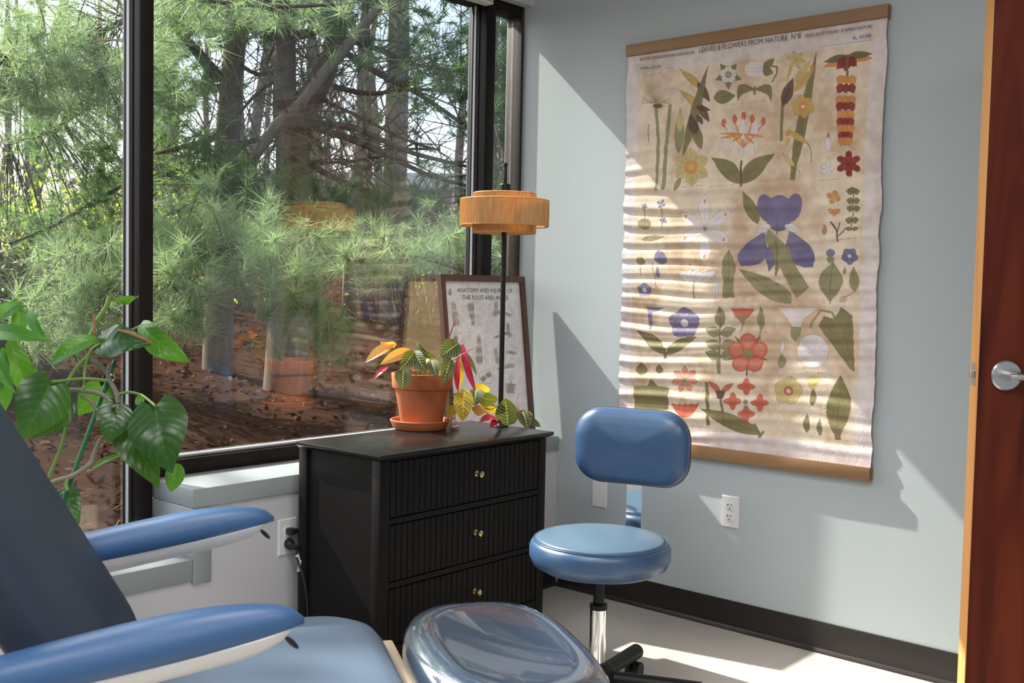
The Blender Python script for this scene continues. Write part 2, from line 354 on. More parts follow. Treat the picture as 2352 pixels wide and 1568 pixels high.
# ------------------------------------------------------------------ mesh helpers
class MB:
    """collects verts and faces for one mesh object"""
    def __init__(self):
        self.v, self.f, self.uv = [], [], None
    def add(self, verts, faces):
        o = len(self.v)
        self.v.extend([tuple(p) for p in verts])
        self.f.extend([tuple(i+o for i in fc) for fc in faces])
        return self
    def box(self, x0, x1, y0, y1, z0, z1):
        return self.add([(x0,y0,z0),(x1,y0,z0),(x1,y1,z0),(x0,y1,z0),(x0,y0,z1),(x1,y0,z1),(x1,y1,z1),(x0,y1,z1)],
                        [(0,3,2,1),(4,5,6,7),(0,1,5,4),(1,2,6,5),(2,3,7,6),(3,0,4,7)])
    def rbox(self, x0, x1, y0, y1, z0, z1, r=0.004, seg=2):
        bm = bmesh.new()
        bmesh.ops.create_cube(bm, size=1)
        for p in bm.verts:
            p.co = ((x0+x1)/2+p.co.x*(x1-x0), (y0+y1)/2+p.co.y*(y1-y0), (z0+z1)/2+p.co.z*(z1-z0))
        bmesh.ops.bevel(bm, geom=bm.edges[:], offset=r, segments=seg, affect='EDGES', profile=0.5)
        bm.verts.index_update()
        self.add([tuple(p.co) for p in bm.verts], [tuple(q.index for q in fc.verts) for fc in bm.faces])
        bm.free()
        return self
    def tube(self, pts, rad, n=8, caps=True, flat=None):
        pts = [Vector(p) for p in pts]
        rad = rad if isinstance(rad, (list, tuple)) else [rad]*len(pts)
        rings = []
        ref = Vector((0.13, 0.31, 0.94))
        prev = None
        for i, p in enumerate(pts):
            t = (pts[min(i+1, len(pts)-1)]-pts[max(i-1, 0)])
            t = t.normalized() if t.length > 1e-9 else Vector((0, 0, 1))
            if prev is None:
                if abs(t.dot(ref)) > 0.95: ref = Vector((1, 0, 0))
                a = (ref - t*ref.dot(t)).normalized()
            else:
                a = (prev - t*prev.dot(t)).normalized()
            prev = a
            b = t.cross(a)
            rings.append([p + (a*math.cos(2*math.pi*k/n) + b*math.sin(2*math.pi*k/n)*(flat or 1))*rad[i] for k in range(n)])
        vs = [q for r in rings for q in r]
        fs = []
        for i in range(len(pts)-1):
            for k in range(n):
                fs.append((i*n+k, i*n+(k+1) % n, (i+1)*n+(k+1) % n, (i+1)*n+k))
        if caps:
            fs.append(tuple(range(n-1, -1, -1)))
            fs.append(tuple((len(pts)-1)*n+k for k in range(n)))
        return self.add(vs, fs)
    def lathe(self, prof, n=48, c=(0, 0, 0), close=True):
        vs, fs = [], []
        for (r, z) in prof:
            for k in range(n):
                an = 2*math.pi*k/n
                vs.append((c[0]+r*math.cos(an), c[1]+r*math.sin(an), c[2]+z))
        for i in range(len(prof)-1):
            for k in range(n):
                fs.append((i*n+k, i*n+(k+1) % n, (i+1)*n+(k+1) % n, (i+1)*n+k))
        if close:
            if prof[0][0] > 1e-6: fs.append(tuple(range(n-1, -1, -1)))
            if prof[-1][0] > 1e-6: fs.append(tuple((len(prof)-1)*n+k for k in range(n)))
        return self.add(vs, fs)
    def sphere(self, c, r, n=16, m=10, sx=1, sy=1, sz=1):
        prof = [(math.sin(math.pi*i/m), -math.cos(math.pi*i/m)) for i in range(m+1)]
        vs, fs = [], []
        for (a, z) in prof:
            for k in range(n):
                an = 2*math.pi*k/n
                vs.append((c[0]+r*sx*a*math.cos(an), c[1]+r*sy*a*math.sin(an), c[2]+r*sz*z))
        for i in range(m):
            for k in range(n):
                fs.append((i*n+k, i*n+(k+1) % n, (i+1)*n+(k+1) % n, (i+1)*n+k))
        return self.add(vs, fs)
    def cushion(self, outline, prof, top=None, rings=8, bottom=None):
        """outline: closed CCW list of 2D points; prof: [(inset, z)] from bottom rim to top rim; then a crowned top"""
        n = len(outline)
        P = [Vector((a, b)) for a, b in outline]
        cen = sum(P, Vector((0, 0)))/n
        N = []
        for i in range(n):
            t = (P[(i+1) % n]-P[i-1]).normalized()
            N.append(Vector((t.y, -t.x)))
        loops = []
        i0, z0 = prof[0]
        first = [P[i]-N[i]*i0 for i in range(n)]
        for s in (0.02, 0.5):
            loops.append([(cen.x+(p.x-cen.x)*s, cen.y+(p.y-cen.y)*s, z0+(bottom(cen.x+(p.x-cen.x)*s, cen.y+(p.y-cen.y)*s) if bottom else 0)) for p in first])
        for (ins, z) in prof:
            loops.append([(P[i].x-N[i].x*ins, P[i].y-N[i].y*ins, z) for i in range(n)])
        ins, z1 = prof[-1]
        last = [P[i]-N[i]*ins for i in range(n)]
        for k in range(1, rings+1):
            s = 1-k/rings
            s = max(s, 0.01)
            loops.append([(cen.x+(p.x-cen.x)*s, cen.y+(p.y-cen.y)*s, z1+(top(1-s, cen.x+(p.x-cen.x)*s, cen.y+(p.y-cen.y)*s) if top else 0)) for p in last])
        vs = [q for l in loops for q in l]
        fs = []
        for i in range(len(loops)-1):
            for k in range(n):
                fs.append((i*n+k, i*n+(k+1) % n, (i+1)*n+(k+1) % n, (i+1)*n+k))
        fs.append(tuple(range(n-1, -1, -1)))
        fs.append(tuple((len(loops)-1)*n+k for k in range(n)))
        return self.add(vs, fs)
    def map(self, fn):
        self.v = [tuple(fn(*p)) for p in self.v]
        return self

def link_mesh(name, me, m, parent=None, smooth=None):
    o = bpy.data.objects.new(name, me)
    COL.objects.link(o)
    if m is not None and not me.materials:
        me.materials.append(M[m] if isinstance(m, str) else m)
    if parent is not None:
        o.parent = parent
    return o
def build(mb, name, m, parent=None, smooth=False, local=None, angle=35):
    """one mesh object; local: world-space verts are shifted into the parent's frame"""
    me = bpy.data.meshes.new(name)
    vs = mb.v
    if local is not None:
        l = Vector(local)
        vs = [(p[0]-l.x, p[1]-l.y, p[2]-l.z) for p in vs]
    me.from_pydata(vs, [], mb.f)
    me.update()
    if smooth:
        me.polygons.foreach_set('use_smooth', [True]*len(me.polygons))
        if angle < 180:
            me.set_sharp_from_angle(angle=math.radians(angle))
    return link_mesh(name, me, m, parent)
def tag(o, label=None, cat=None, group=None, kind=None):
    if label: o['label'] = label
    if cat: o['category'] = cat
    if group: o['group'] = group
    if kind: o['kind'] = kind
    return o
def thing(name, label, cat, loc=(0, 0, 0), rotz=0.0, group=None, kind=None):
    o = bpy.data.objects.new(name, None)
    o.empty_display_size = 0.05
    COL.objects.link(o)
    o.location = loc
    o.rotation_euler = (0, 0, rotz)
    return tag(o, label, cat, group, kind)
def smoothpts(pts, n=6):
    """catmull-rom through 3D points"""
    P = [Vector(p) for p in pts]
    if len(P) < 3: return P
    out = []
    for i in range(len(P)-1):
        p0, p1, p2, p3 = P[max(i-1, 0)], P[i], P[i+1], P[min(i+2, len(P)-1)]
        for k in range(n):
            t = k/n
            out.append(0.5*((2*p1)+(p2-p0)*t+(2*p0-5*p1+4*p2-p3)*t*t+(-p0+3*p1-3*p2+p3)*t**3))
    out.append(P[-1])
    return out
def rrect(w, h, r, n=8, cx=0, cy=0):
    pts = []
    for (sx, sy, a0) in ((1, -1, -90), (1, 1, 0), (-1, 1, 90), (-1, -1, 180)):
        for k in range(n+1):
            a = math.radians(a0+90*k/n)
            pts.append((cx+sx*(w/2-r)+r*math.cos(a), cy+sy*(h/2-r)+r*math.sin(a)))
    return pts
# ------------------------------------------------------------------ the room shell
XR, YF, YG = 3.352, 2.686, 2.955      # right wall, face of the window wall, glass
X0, Y0 = -1.75, -2.1                  # unseen walls behind the camera
SILL_HI, SILL_LO, STEP = 0.600, 0.398, 1.690
HEAD = 2.285
def struct(mb, name, m, smooth=False):
    return tag(build(mb, name, m, None, smooth), kind='structure')

tag(struct(MB().box(X0-0.1, XR+1.4, Y0-0.1, 3.02, -0.1, 0.0), 'floor', 'floor'), 'beige grey speckled vinyl floor')
tag(struct(MB().box(X0-0.1, XR+1.4, Y0-0.1, 3.02, CEIL_Z, CEIL_Z+0.1), 'ceiling', 'ceiling'), 'plain white ceiling')
DOOR_Y1, DOOR_Y0 = 0.22, -0.72
wr = MB().box(XR, XR+0.12, DOOR_Y1, 3.0, 0, CEIL_Z).box(XR, XR+0.12, Y0, DOOR_Y0, 0, CEIL_Z).box(XR, XR+0.12, DOOR_Y0, DOOR_Y1, 2.06, CEIL_Z)
tag(struct(wr, 'wall_right', 'wall'), 'pale blue grey painted wall behind the botanical scroll')
tag(struct(MB().box(XR+1.3, XR+1.4, Y0, 3.0, 0, CEIL_Z).box(XR+0.12, XR+1.3, Y0-0.1, Y0, 0, CEIL_Z).box(XR+0.12, XR+1.3, 2.9, 3.0, 0, CEIL_Z), 'wall_hall', 'white_wall'), 'white corridor wall beyond the open doorway')
tag(struct(MB().box(X0-0.1, X0, Y0, 3.0, 0, CEIL_Z), 'wall_left', 'wall'), 'plain painted wall at the far left')
tag(struct(MB().box(X0, XR, Y0-0.1, Y0, 0, CEIL_Z), 'wall_back', 'wall'), 'plain painted wall opposite the window')
ww = MB().box(X0, STEP+0.03, YF, 2.99, 0, SILL_LO-0.02).box(STEP+0.03, XR, YF, 2.99, 0, SILL_HI-0.02).box(X0, XR, 2.86, 3.0, HEAD+0.04, CEIL_Z)
tag(struct(ww, 'wall_window', 'white_wall'), 'white wall below the window sill')
# grey painted sill, stepped: each straight length is a trim of its own
y1 = 2.90
t = MB().rbox(STEP, XR-0.001, YF-0.010, y1, SILL_HI-0.055, SILL_HI, 0.003)
tag(struct(t, 'trim_1', 'trim', True), 'long grey painted window sill behind the black dresser')
t = MB().rbox(STEP, STEP+0.062, YF-0.010, y1, SILL_LO-0.072, SILL_HI-0.0555, 0.003)
tag(struct(t, 'trim_2', 'trim', True), 'short upright grey casing where the sill steps down')
t = MB().rbox(X0, STEP-0.0005, YF-0.008, y1, SILL_LO-0.063, SILL_LO, 0.003)
tag(struct(t, 'trim_3', 'trim', True), 'lower grey sill at the left of the step')

def baseboard(name, horizontal, a0, a1, label):
    prof = [(0, 0.100), (0.004, 0.100), (0.0055, 0.096), (0.0055, 0.030), (0.009, 0.012), (0.018, 0.005), (0.024, 0.003), (0.024, 0.0), (0, 0.0)]
    n = len(prof); vs = []
    for a in (a0, a1):
        for (o, z) in prof:
            vs.append((a, YF-0.0005-o, z) if horizontal else (XR-0.0005-o, a, z))
    fs = [(i, (i+1) % n, n+(i+1) % n, n+i) for i in range(n)] + [tuple(range(n)), tuple(range(2*n-1, n-1, -1))]
    tag(struct(MB().add(vs, fs), name, 'base', True), label)
baseboard('baseboard_right', False, DOOR_Y1+0.02, YF-0.026, 'black vinyl cove baseboard along the blue grey wall')
baseboard('baseboard_window', True, X0+0.01, XR-0.001, 'black vinyl cove baseboard under the window')

# windows: frame lengths, beads and a pane each
def window(name, label, x0, x1, z0, z1, bead_left=True):
    w = thing(name, label, None, (x0, YG, z0), kind='structure')
    L = (x0, YG, z0)
    build(MB().rbox(x0+0.002, x1-0.002, YG-0.004, YG+0.004, z0+0.002, z1-0.002, 0.001, 1), 'pane', 'glass', w, local=L)
    f = MB().rbox(x0, x1, 2.902, 2.948, z0-0.052, z0-0.004, 0.003).rbox(x0, x1, 2.915, 2.98, z0-0.052, z0, 0.003)
    build(f, 'bottom_rail', 'frame', w, True, L)
    build(MB().rbox(x0, x1, 2.936, 2.950, z0-0.003, z0+0.006, 0.002), 'glazing_bead', 'bead', w, True, L)
    build(MB().rbox(x0, x1, 2.905, 2.98, z1, z1+0.05, 0.003), 'head_rail', 'frame', w, True, L)
    if bead_left:
        build(MB().rbox(x1-0.009, x1, 2.932, 2.950, z0, z1, 0.002), 'side_bead', 'bead', w, True, L)
        build(MB().rbox(x1-0.014, x1-0.0085, 2.940, 2.950, z0, z1, 0.002), 'gasket', 'gasket', w, True, L)
    return w
MUL1, MUL2 = (1.637, 1.682), (3.100, 3.153)
W1 = window('window_1', 'wide middle window pane looking onto the pine trees', MUL1[1], MUL2[0], 0.652, HEAD)
W2 = window('window_2', 'taller left window pane reaching down to the lower sill', 0.02, MUL1[0], SILL_LO+0.052, HEAD)
W3 = window('window_3', 'narrow strip of window pane beside the blue grey wall', MUL2[1], 3.336, 0.652, HEAD, False)
for (nm, par, a, b, zb) in (('mullion', W1, MUL1[0], MUL1[1], SILL_LO), ('mullion', W3, MUL2[0], MUL2[1], SILL_HI)):
    mb = MB().rbox(a, b, 2.880, 2.950, zb, HEAD+0.05, 0.003).rbox(a+0.008, b-0.008, 2.945, 2.985, zb, HEAD+0.05, 0.002)
    mb.rbox(a-0.004, a+0.004, 2.915, 2.935, zb, HEAD+0.05, 0.0015)
    build(mb, nm, 'frame', par, True, par.location)
j = MB().rbox(3.336, XR-0.0005, 2.904, 2.985, SILL_HI, HEAD+0.05, 0.004)
for k in range(6):      # rounded upper corner of the jamb
    a0 = math.pi/2*k/6
    j.box(3.336-0.022*(1-math.cos(a0)) - 0.001, 3.338, 2.912, 2.98, HEAD-0.030*(1-math.sin(a0)) if k else HEAD-0.030, HEAD)
build(j, 'jamb', 'jamb', W3, True, W3.location)
jl = MB().rbox(X0, 0.02, 2.88, 3.0, 0.2, HEAD+0.05, 0.003)
build(jl, 'jamb', 'frame', W2, True, W2.location)

# raised blind: head rail with its packed slats
bl = thing('window_blind', 'cream raised blind with head rail at the top of the window', 'blind', (1.4, 2.83, 2.262))
BL = (1.4, 2.83, 2.262)
BX0, BX1 = 0.05, 3.076
build(MB().rbox(BX0, BX1, 2.80, 2.856, 2.292, 2.345, 0.004), 'head_rail', 'blind', bl, True, BL)
build(MB().rbox(BX0+0.01, BX1-0.02, 2.806, 2.850, 2.262, 2.272, 0.003), 'bottom_rail', 'blind', bl, True, BL)
sl = MB().rbox(BX0+0.01, BX1-0.02, -0.022, 0.022, -0.001, 0.001, 0.0006, 1)
slat0 = build(sl, 'slat', 'blind', bl)
for k in range(5):
    o = slat0 if k == 0 else slat0.copy()
    if k: COL.objects.link(o); o.parent = bl
    o.location = (-1.4, 2.828-2.83, 0.0135+k*0.0035)

# housings for the added, unseen fill lamps overhead
for i, (lx, ly) in enumerate(FILL_PANELS):
    tp = thing('fill_panel', 'unseen ceiling fill panel added to brighten the treatment room', 'ceiling light', (lx, ly, CEIL_Z-0.02), group='added ceiling fill panels')
    f = MB()
    f.box(-0.31, 0.31, -0.60, -0.57, -0.015, 0.0195).box(-0.31, 0.31, 0.57, 0.60, -0.015, 0.0195).box(-0.31, -0.28, -0.57, 0.57, -0.015, 0.0195).box(0.28, 0.31, -0.57, 0.57, -0.015, 0.0195)
    build(f, 'rim', 'plastic', tp)
    build(MB().box(-0.28, 0.28, -0.57, 0.57, 0.008, 0.0195), 'diffuser', 'fill_panel_glow', tp)

# door, open into the room
dp = dep(2237, 857, 2.66)
door = thing('door_1', 'dark red mahogany door standing open with a brushed lever handle', None, (dp.x, dp.y, 0), math.atan2(-0.769, 0.64), kind='structure')
build(MB().rbox(0.0022, 0.90, -0.0225, 0.0225, 0.008, 2.04, 0.0012, 1), 'slab', 'mahogany', door)
tag(build(MB().box(0.0, 0.0021, -0.0222, 0.0222, 0.009, 2.039), 'edge_band', 'door_edge', door), 'pale orange maple edge')
HZ = on(2292, 857, 1, 0.85).z
HZ = (dep(2292, 857, 2.70)).z
hd = build(MB().lathe([(0.0, 0), (0.0375, 0), (0.0375, 0.006), (0.034, 0.010), (0.0, 0.010)], 40).map(lambda x, y, z: (0.068+x, -0.0225-z, HZ+y)), 'rosette', 'nickel', door, True)
lv = MB().lathe([(0.0, 0.008), (0.0115, 0.008), (0.0115, 0.050), (0.0, 0.050)], 24).map(lambda x, y, z: (0.068+x, -0.0225-z, HZ+y))
lv.tube(smoothpts([(0.060, -0.066, HZ), (0.085, -0.068, HZ), (0.13, -0.068, HZ-0.001), (0.185, -0.066, HZ-0.001)]), 0.0095, 12)
build(lv, 'lever', 'nickel', hd, True)
build(MB().box(-0.001, 0.0005, -0.012, 0.012, HZ-0.028, HZ+0.028).rbox(-0.011, 0.0, -0.007, 0.007, HZ-0.010, HZ+0.010, 0.002), 'latch', 'nickel', door)
for zz in (0.25, 1.02, 1.8):
    build(MB().tube([(0.905, 0.028, zz-0.05), (0.905, 0.028, zz+0.05)], 0.007, 10), 'hinge', 'nickel', door, True)

# ------------------------------------------------------------------ treatment chair
OX, OY = 1.168, 1.549
ch = thing('treatment_chair', 'blue vinyl treatment chair with reclined back and glossy covered leg rest', 'chair', (OX, OY, 0), math.atan2(-0.54, 0.842))
def resample(pts, n):
    P = [Vector((a, b)) for a, b in pts]; P.append(P[0])
    L = [0]
    for i in range(len(P)-1): L.append(L[-1]+(P[i+1]-P[i]).length)
    out = []; j = 0
    for k in range(n):
        s = L[-1]*k/n
        while L[j+1] < s: j += 1
        t = (s-L[j])/max(1e-9, L[j+1]-L[j])
        q = P[j].lerp(P[j+1], t); out.append((q.x, q.y))
    return out
seat_out = resample(rrect(0.555, 0.60, 0.13, 10, -0.07, 0.0), 80)
seat_prof = [(0.03, 0.405), (0.008, 0.412), (0.0, 0.43), (0.0, 0.465), (0.006, 0.488), (0.022, 0.506), (0.05, 0.517)]
build(MB().cushion(seat_out, seat_prof, lambda s, x, y: 0.012*math.sin(s*math.pi/2)), 'seat', 'vinyl_seat', ch, True, angle=180)
# back: outline in (length, width), thickness along the front normal
bd, bn, bp0 = (-0.5, 0.866), (0.866, 0.5), (-0.278, 0.51)
back_out = resample(rrect(0.86, 0.545, 0.10, 10, 0.40, 0.0), 80)
bprof = [(0.02, -0.055), (0.004, -0.045), (0.0, -0.025), (0.001, 0.0), (0.008, 0.014), (0.022, 0.024), (0.045, 0.030)]
bk = MB().cushion(back_out, bprof, lambda s, l, b: 0.012*math.sin(s*math.pi/2) - 0.012*max(0, 1-abs(b)/0.2), rings=10)
bk.map(lambda l, b, tt: (bp0[0]+l*bd[0]+tt*bn[0], b, bp0[1]+l*bd[1]+tt*bn[1]))
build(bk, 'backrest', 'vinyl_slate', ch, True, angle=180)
bs = MB().cushion(resample(rrect(0.80, 0.49, 0.09, 10, 0.40, 0.0), 60), [(0.02, -0.085), (0.0, -0.075), (0.0, -0.054)], None, rings=3)
bs.map(lambda l, b, tt: (bp0[0]+l*bd[0]+tt*bn[0], b, bp0[1]+l*bd[1]+tt*bn[1]))
build(bs, 'back_shell', 'shell', ch, True)
# leg rest with clear glossy cover and a dished top
def sup(cx, hx, hy, p, n=90):
    o = []
    for k in range(n):
        a = 2*math.pi*k/n
        c, s = math.cos(a), math.sin(a)
        o.append((cx+hx*math.copysign(abs(c)**(2/p), c), hy*math.copysign(abs(s)**(2/p), s)))
    return o
fr_prof = [(0.035, 0.415), (0.010, 0.422), (0.0, 0.440), (0.0, 0.475), (0.005, 0.498), (0.016, 0.514), (0.034, 0.524), (0.055, 0.526)]
def dish(s, x, y):
    q = max(0.0, 1-((x-0.402)/0.135)**2-(y/0.250)**2)
    return -0.017*q
fr = MB().cushion(sup(0.402, 0.172, 0.290, 2.9), fr_prof, dish, rings=16)
build(fr, 'leg_rest', 'gloss', ch, True, angle=180)
M['lining'] = mat('tan_lining', (0.42, 0.34, 0.25), 0.7)
build(MB().rbox(0.205, 0.236, -0.24, 0.24, 0.40, 0.462, 0.006), 'hinge_strip', 'lining', ch, True)
def armrest(side):
    n, m = 26, 20
    zc = lambda a: 0.699 + 0.175*a           # blue/white joint rises to the front
    pad, sh = MB(), MB()
    vs = []; ws = []
    for i in range(n+1):
        t = i/n
        a = -0.47 + 0.47*t
        tip = max(0.0, 1 - max(0.0, (t-0.50)/0.50)**2.6)**0.5
        rear = min(1.0, (t/0.10))**0.5 if t < 0.10 else 1.0
        k = max(0.03, tip*rear)
        hw = 0.047*k*(0.80+0.20*math.sin(math.pi*min(1, t*1.1)))
        top = 0.050*k*(0.75+0.25*math.cos((t-0.55)*2.2))+0.004
        for q in range(m):
            an = 2*math.pi*q/m
            c, s = math.cos(an), math.sin(an)
            zz = zc(a) + (top*abs(s)**0.75 if s > 0 else -0.004*abs(s))
            vs.append((a, side*0.35+hw*math.copysign(abs(c)**0.8, c), zz))
        a2 = -0.46 + 0.445*t
        k2 = max(0.05, (max(0.0, 1 - max(0.0, (t-0.80)/0.20)**2)**0.5)*rear)
        hw2 = 0.044*(0.55+0.45*k2)*max(0.12, tip)**0.5
        dn = 0.031*(0.85+0.30*(1-t))*k2
        for q in range(m):
            an = 2*math.pi*q/m
            c, s = math.cos(an), math.sin(an)
            zz = zc(a2) - 0.003 + (0.001 if s > 0 else -dn*abs(s)**0.6)
            ws.append((a2, side*0.35+hw2*math.copysign(abs(c)**0.7, c)*(1 if s > 0 else 1-0.10*abs(s)), zz))
    fs = []
    for i in range(n):
        for q in range(m):
            fs.append((i*m+q, (i+1)*m+q, (i+1)*m+(q+1) % m, i*m+(q+1) % m))
    fs += [tuple(range(m)), tuple(n*m+q for q in range(m-1, -1, -1))]
    p = tag(build(MB().add(vs, fs), 'armrest', 'vinyl_arm', ch, True, angle=180), 'padded blue armrest over a white shell')
    s = build(MB().add(ws, fs), 'arm_shell', 'shell', p, True, angle=60)
    lever = MB().sphere((0, 0, 0), 1, 14, 8).map(lambda x, y, z: (-0.018+0.010*x+0.003*z, side*0.35+0.0045*y, 0.668-0.010*x+0.003*z))
    build(lever, 'release_lever', 'rubber', p, True)
    br = MB().tube(smoothpts([(-0.40, side*0.35, 0.605), (-0.40, side*0.335, 0.50), (-0.36, side*0.27, 0.44), (-0.30, side*0.18, 0.42)]), 0.018, 12)
    build(br, 'arm_bracket', 'shell', p, True)
for s in (1, -1): armrest(s)
ped = MB().cushion(resample(rrect(0.62, 0.44, 0.10, 8, -0.05, 0), 60), [(0.0, 0.0), (0.0, 0.05), (0.02, 0.075), (0.05, 0.085)], None, rings=3)
ped.rbox(-0.24, 0.10, -0.14, 0.14, 0.08, 0.405, 0.03, 3)
build(ped, 'pedestal', 'shell', ch, True)

# ------------------------------------------------------------------ stool
st = thing('wheeled_stool', 'blue vinyl stool with round seat and curved backrest on black wheeled base', 'stool', (2.435, 1.787, 0), math.radians(16-90))
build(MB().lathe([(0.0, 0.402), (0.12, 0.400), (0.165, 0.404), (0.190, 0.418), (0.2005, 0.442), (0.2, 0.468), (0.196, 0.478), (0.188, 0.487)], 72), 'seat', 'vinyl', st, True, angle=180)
M['vinyl_lit_top'] = mat('blue_vinyl_lit_top', (0.085, 0.145, 0.215), 0.33, spec=0.55, bump=(420, 0.12))  # paler copy of the blue vinyl; the seat top's gloss is in the colour
build(MB().lathe([(0.188, 0.487), (0.175, 0.494), (0.13, 0.504), (0.06, 0.509), (0.0, 0.510)], 72), 'seat_top', 'vinyl_lit_top', st, True, angle=180)
ring = [(0.1885*math.cos(2*math.pi*k/72), 0.1885*math.sin(2*math.pi*k/72), 0.4876) for k in range(73)]
build(MB().tube(ring, 0.0016, 6, caps=False), 'piping', 'vinyl', st, True)
bo = resample(rrect(0.365, 0.232, 0.086, 10), 88)
def bend(x, y, z):     # backrest pad: local (x across, y up, z toward the sitter), slightly wrapped
    return (x, 0.262 - z - 0.35*x*x, 0.717 + y)
sb = MB().cushion(bo, [(0.014, -0.012), (0.003, -0.008), (0.0, 0.0), (0.004, 0.014), (0.013, 0.025), (0.030, 0.034), (0.052, 0.0395)], lambda s, x, y: 0.011*math.sin(s*math.pi/2), rings=10).map(bend)
back = build(sb, 'backrest', 'vinyl', st, True, angle=180)
bb = MB().cushion(bo, [(0.03, -0.030), (0.008, -0.026), (0.0, -0.012), (-0.001, -0.005), (0.004, -0.002)], None, rings=4).map(bend)
build(bb, 'back_cover', 'piping', back, True)
br = MB()
path = smoothpts([(0, 0.288, 0.70), (0, 0.292, 0.62), (0, 0.292, 0.50), (0, 0.285, 0.44), (0, 0.25, 0.405), (0, 0.19, 0.392), (0, 0.05, 0.392)], 6)
vs = []
for i, p in enumerate(path):
    t = (path[min(i+1, len(path)-1)]-path[max(i-1, 0)]).normalized()
    nrm = Vector((0, -t.z, t.y))
    for (a, b) in ((-0.0245, -0.003), (0.0245, -0.003), (0.0245, 0.003), (-0.0245, 0.003)):
        vs.append((a, p.y+nrm.y*b, p.z+nrm.z*b))
fs = [(i*4+k, i*4+(k+1) % 4, (i+1)*4+(k+1) % 4, (i+1)*4+k) for i in range(len(path)-1) for k in range(4)] + [(0, 1, 2, 3), tuple(len(vs)-4+k for k in (3, 2, 1, 0))]
build(MB().add(vs, fs), 'back_bracket', 'chrome', st, True)
build(MB().lathe([(0.0, 0.372), (0.045, 0.372), (0.05, 0.385), (0.06, 0.401), (0.0, 0.401)], 32), 'seat_plate', 'chrome', st, True)
build(MB().tube([(0, 0, 0.28), (0, 0, 0.385)], 0.0155, 20), 'piston', 'black_metal', st, True)
build(MB().lathe([(0.0, 0.10), (0.0235, 0.10), (0.0235, 0.292), (0.0, 0.292)], 32), 'chrome_sleeve', 'chrome', st, True)
build(MB().lathe([(0.0165, 0.288), (0.0250, 0.288), (0.0250, 0.302), (0.0165, 0.306)], 32), 'collar', 'black_metal', st, True)
build(MB().lathe([(0.0, 0.055), (0.05, 0.055), (0.055, 0.075), (0.05, 0.12), (0.03, 0.135), (0.0, 0.135)], 32), 'hub', 'black_metal', st, True)
for k in range(5):
    a = math.radians(74 + 12 + 72*k)
    ca, sa = math.cos(a), math.sin(a)
    lg = build(MB().tube([(0.03*ca, 0.03*sa, 0.092), (0.20*ca, 0.20*sa, 0.085), (0.292*ca, 0.292*sa, 0.080), (0.296*ca, 0.296*sa, 0.080)], [0.021, 0.022, 0.023, 0.020], 18), 'leg', 'black_metal', st, True)
    cx, cy = 0.278*ca, 0.278*sa
    cs = MB()
    for off in (-0.014, 0.014):
        px, py = cx+off*sa*1.0, cy-off*ca
        w0, w1 = (px-0.007*sa, py+0.007*ca, 0.0262), (px+0.007*sa, py-0.007*ca, 0.0262)
        cs.tube([w0, w1], 0.026, 20)
    cs.tube([(cx, cy, 0.026), (cx, cy, 0.062)], 0.008, 10)
    build(cs, 'caster', 'rubber', lg, True)

# ------------------------------------------------------------------ dresser
DX0, DX1, DY0, DY1, DTOP = 2.022, 2.757, 2.255, 2.626, 0.714
DL = (2.39, 2.45, 0.0)
dr = thing('dresser', 'black three drawer dresser with fluted fronts below the window', 'dresser', DL)
tp = MB()
for (ins, za, zb) in ((0.0, 0.703, 0.714),):
    tp.rbox(DX0-0.012, DX1+0.026, DY0-0.012, DY1+0.002, za, zb, 0.0025)
vs = [(DX0-0.011, DY0-0.011, 0.7035), (DX1+0.025, DY0-0.011, 0.7035), (DX1+0.025, DY1, 0.7035), (DX0-0.011, DY1, 0.7035),
      (DX0, DY0, 0.694), (DX1+0.002, DY0, 0.694), (DX1+0.002, DY1, 0.694), (DX0, DY1, 0.694)]
tp.add(vs, [(0, 1, 5, 4), (1, 2, 6, 5), (2, 3, 7, 6), (3, 0, 4, 7), (4, 5, 6, 7), (3, 2, 1, 0)])
build(tp, 'top', 'black_top', dr, True, DL)
for (xa, ya) in ((DX0, DY0), (DX1-0.037, DY0), (DX0, DY1-0.037), (DX1-0.037, DY1-0.037)):
    build(MB().rbox(xa, xa+0.037, ya, ya+0.037, 0.0, 0.694, 0.0025), 'corner_post', 'black', dr, True, DL)
for xa in (DX0+0.010, DX1-0.022):
    build(MB().box(xa, xa+0.012, DY0+0.037, DY1-0.037, 0.12, 0.694), 'side_panel', 'black', dr, False, DL)
build(MB().box(DX0+0.037, DX1-0.037, DY1-0.014, DY1-0.004, 0.12, 0.694), 'back_panel', 'black', dr, False, DL)
for (za, zb) in ((0.6915, 0.6938), (0.509, 0.5255), (0.3235, 0.340), (0.118, 0.154)):
    build(MB().rbox(DX0+0.037, DX1-0.037, DY0+0.001, DY0+0.03, za, zb, 0.001, 1), 'rail', 'black', dr, True, DL)
NS = 28
gx0, gx1 = DX0+0.0395, DX1-0.0395
sw = (gx1-gx0)/NS
slat_me = None
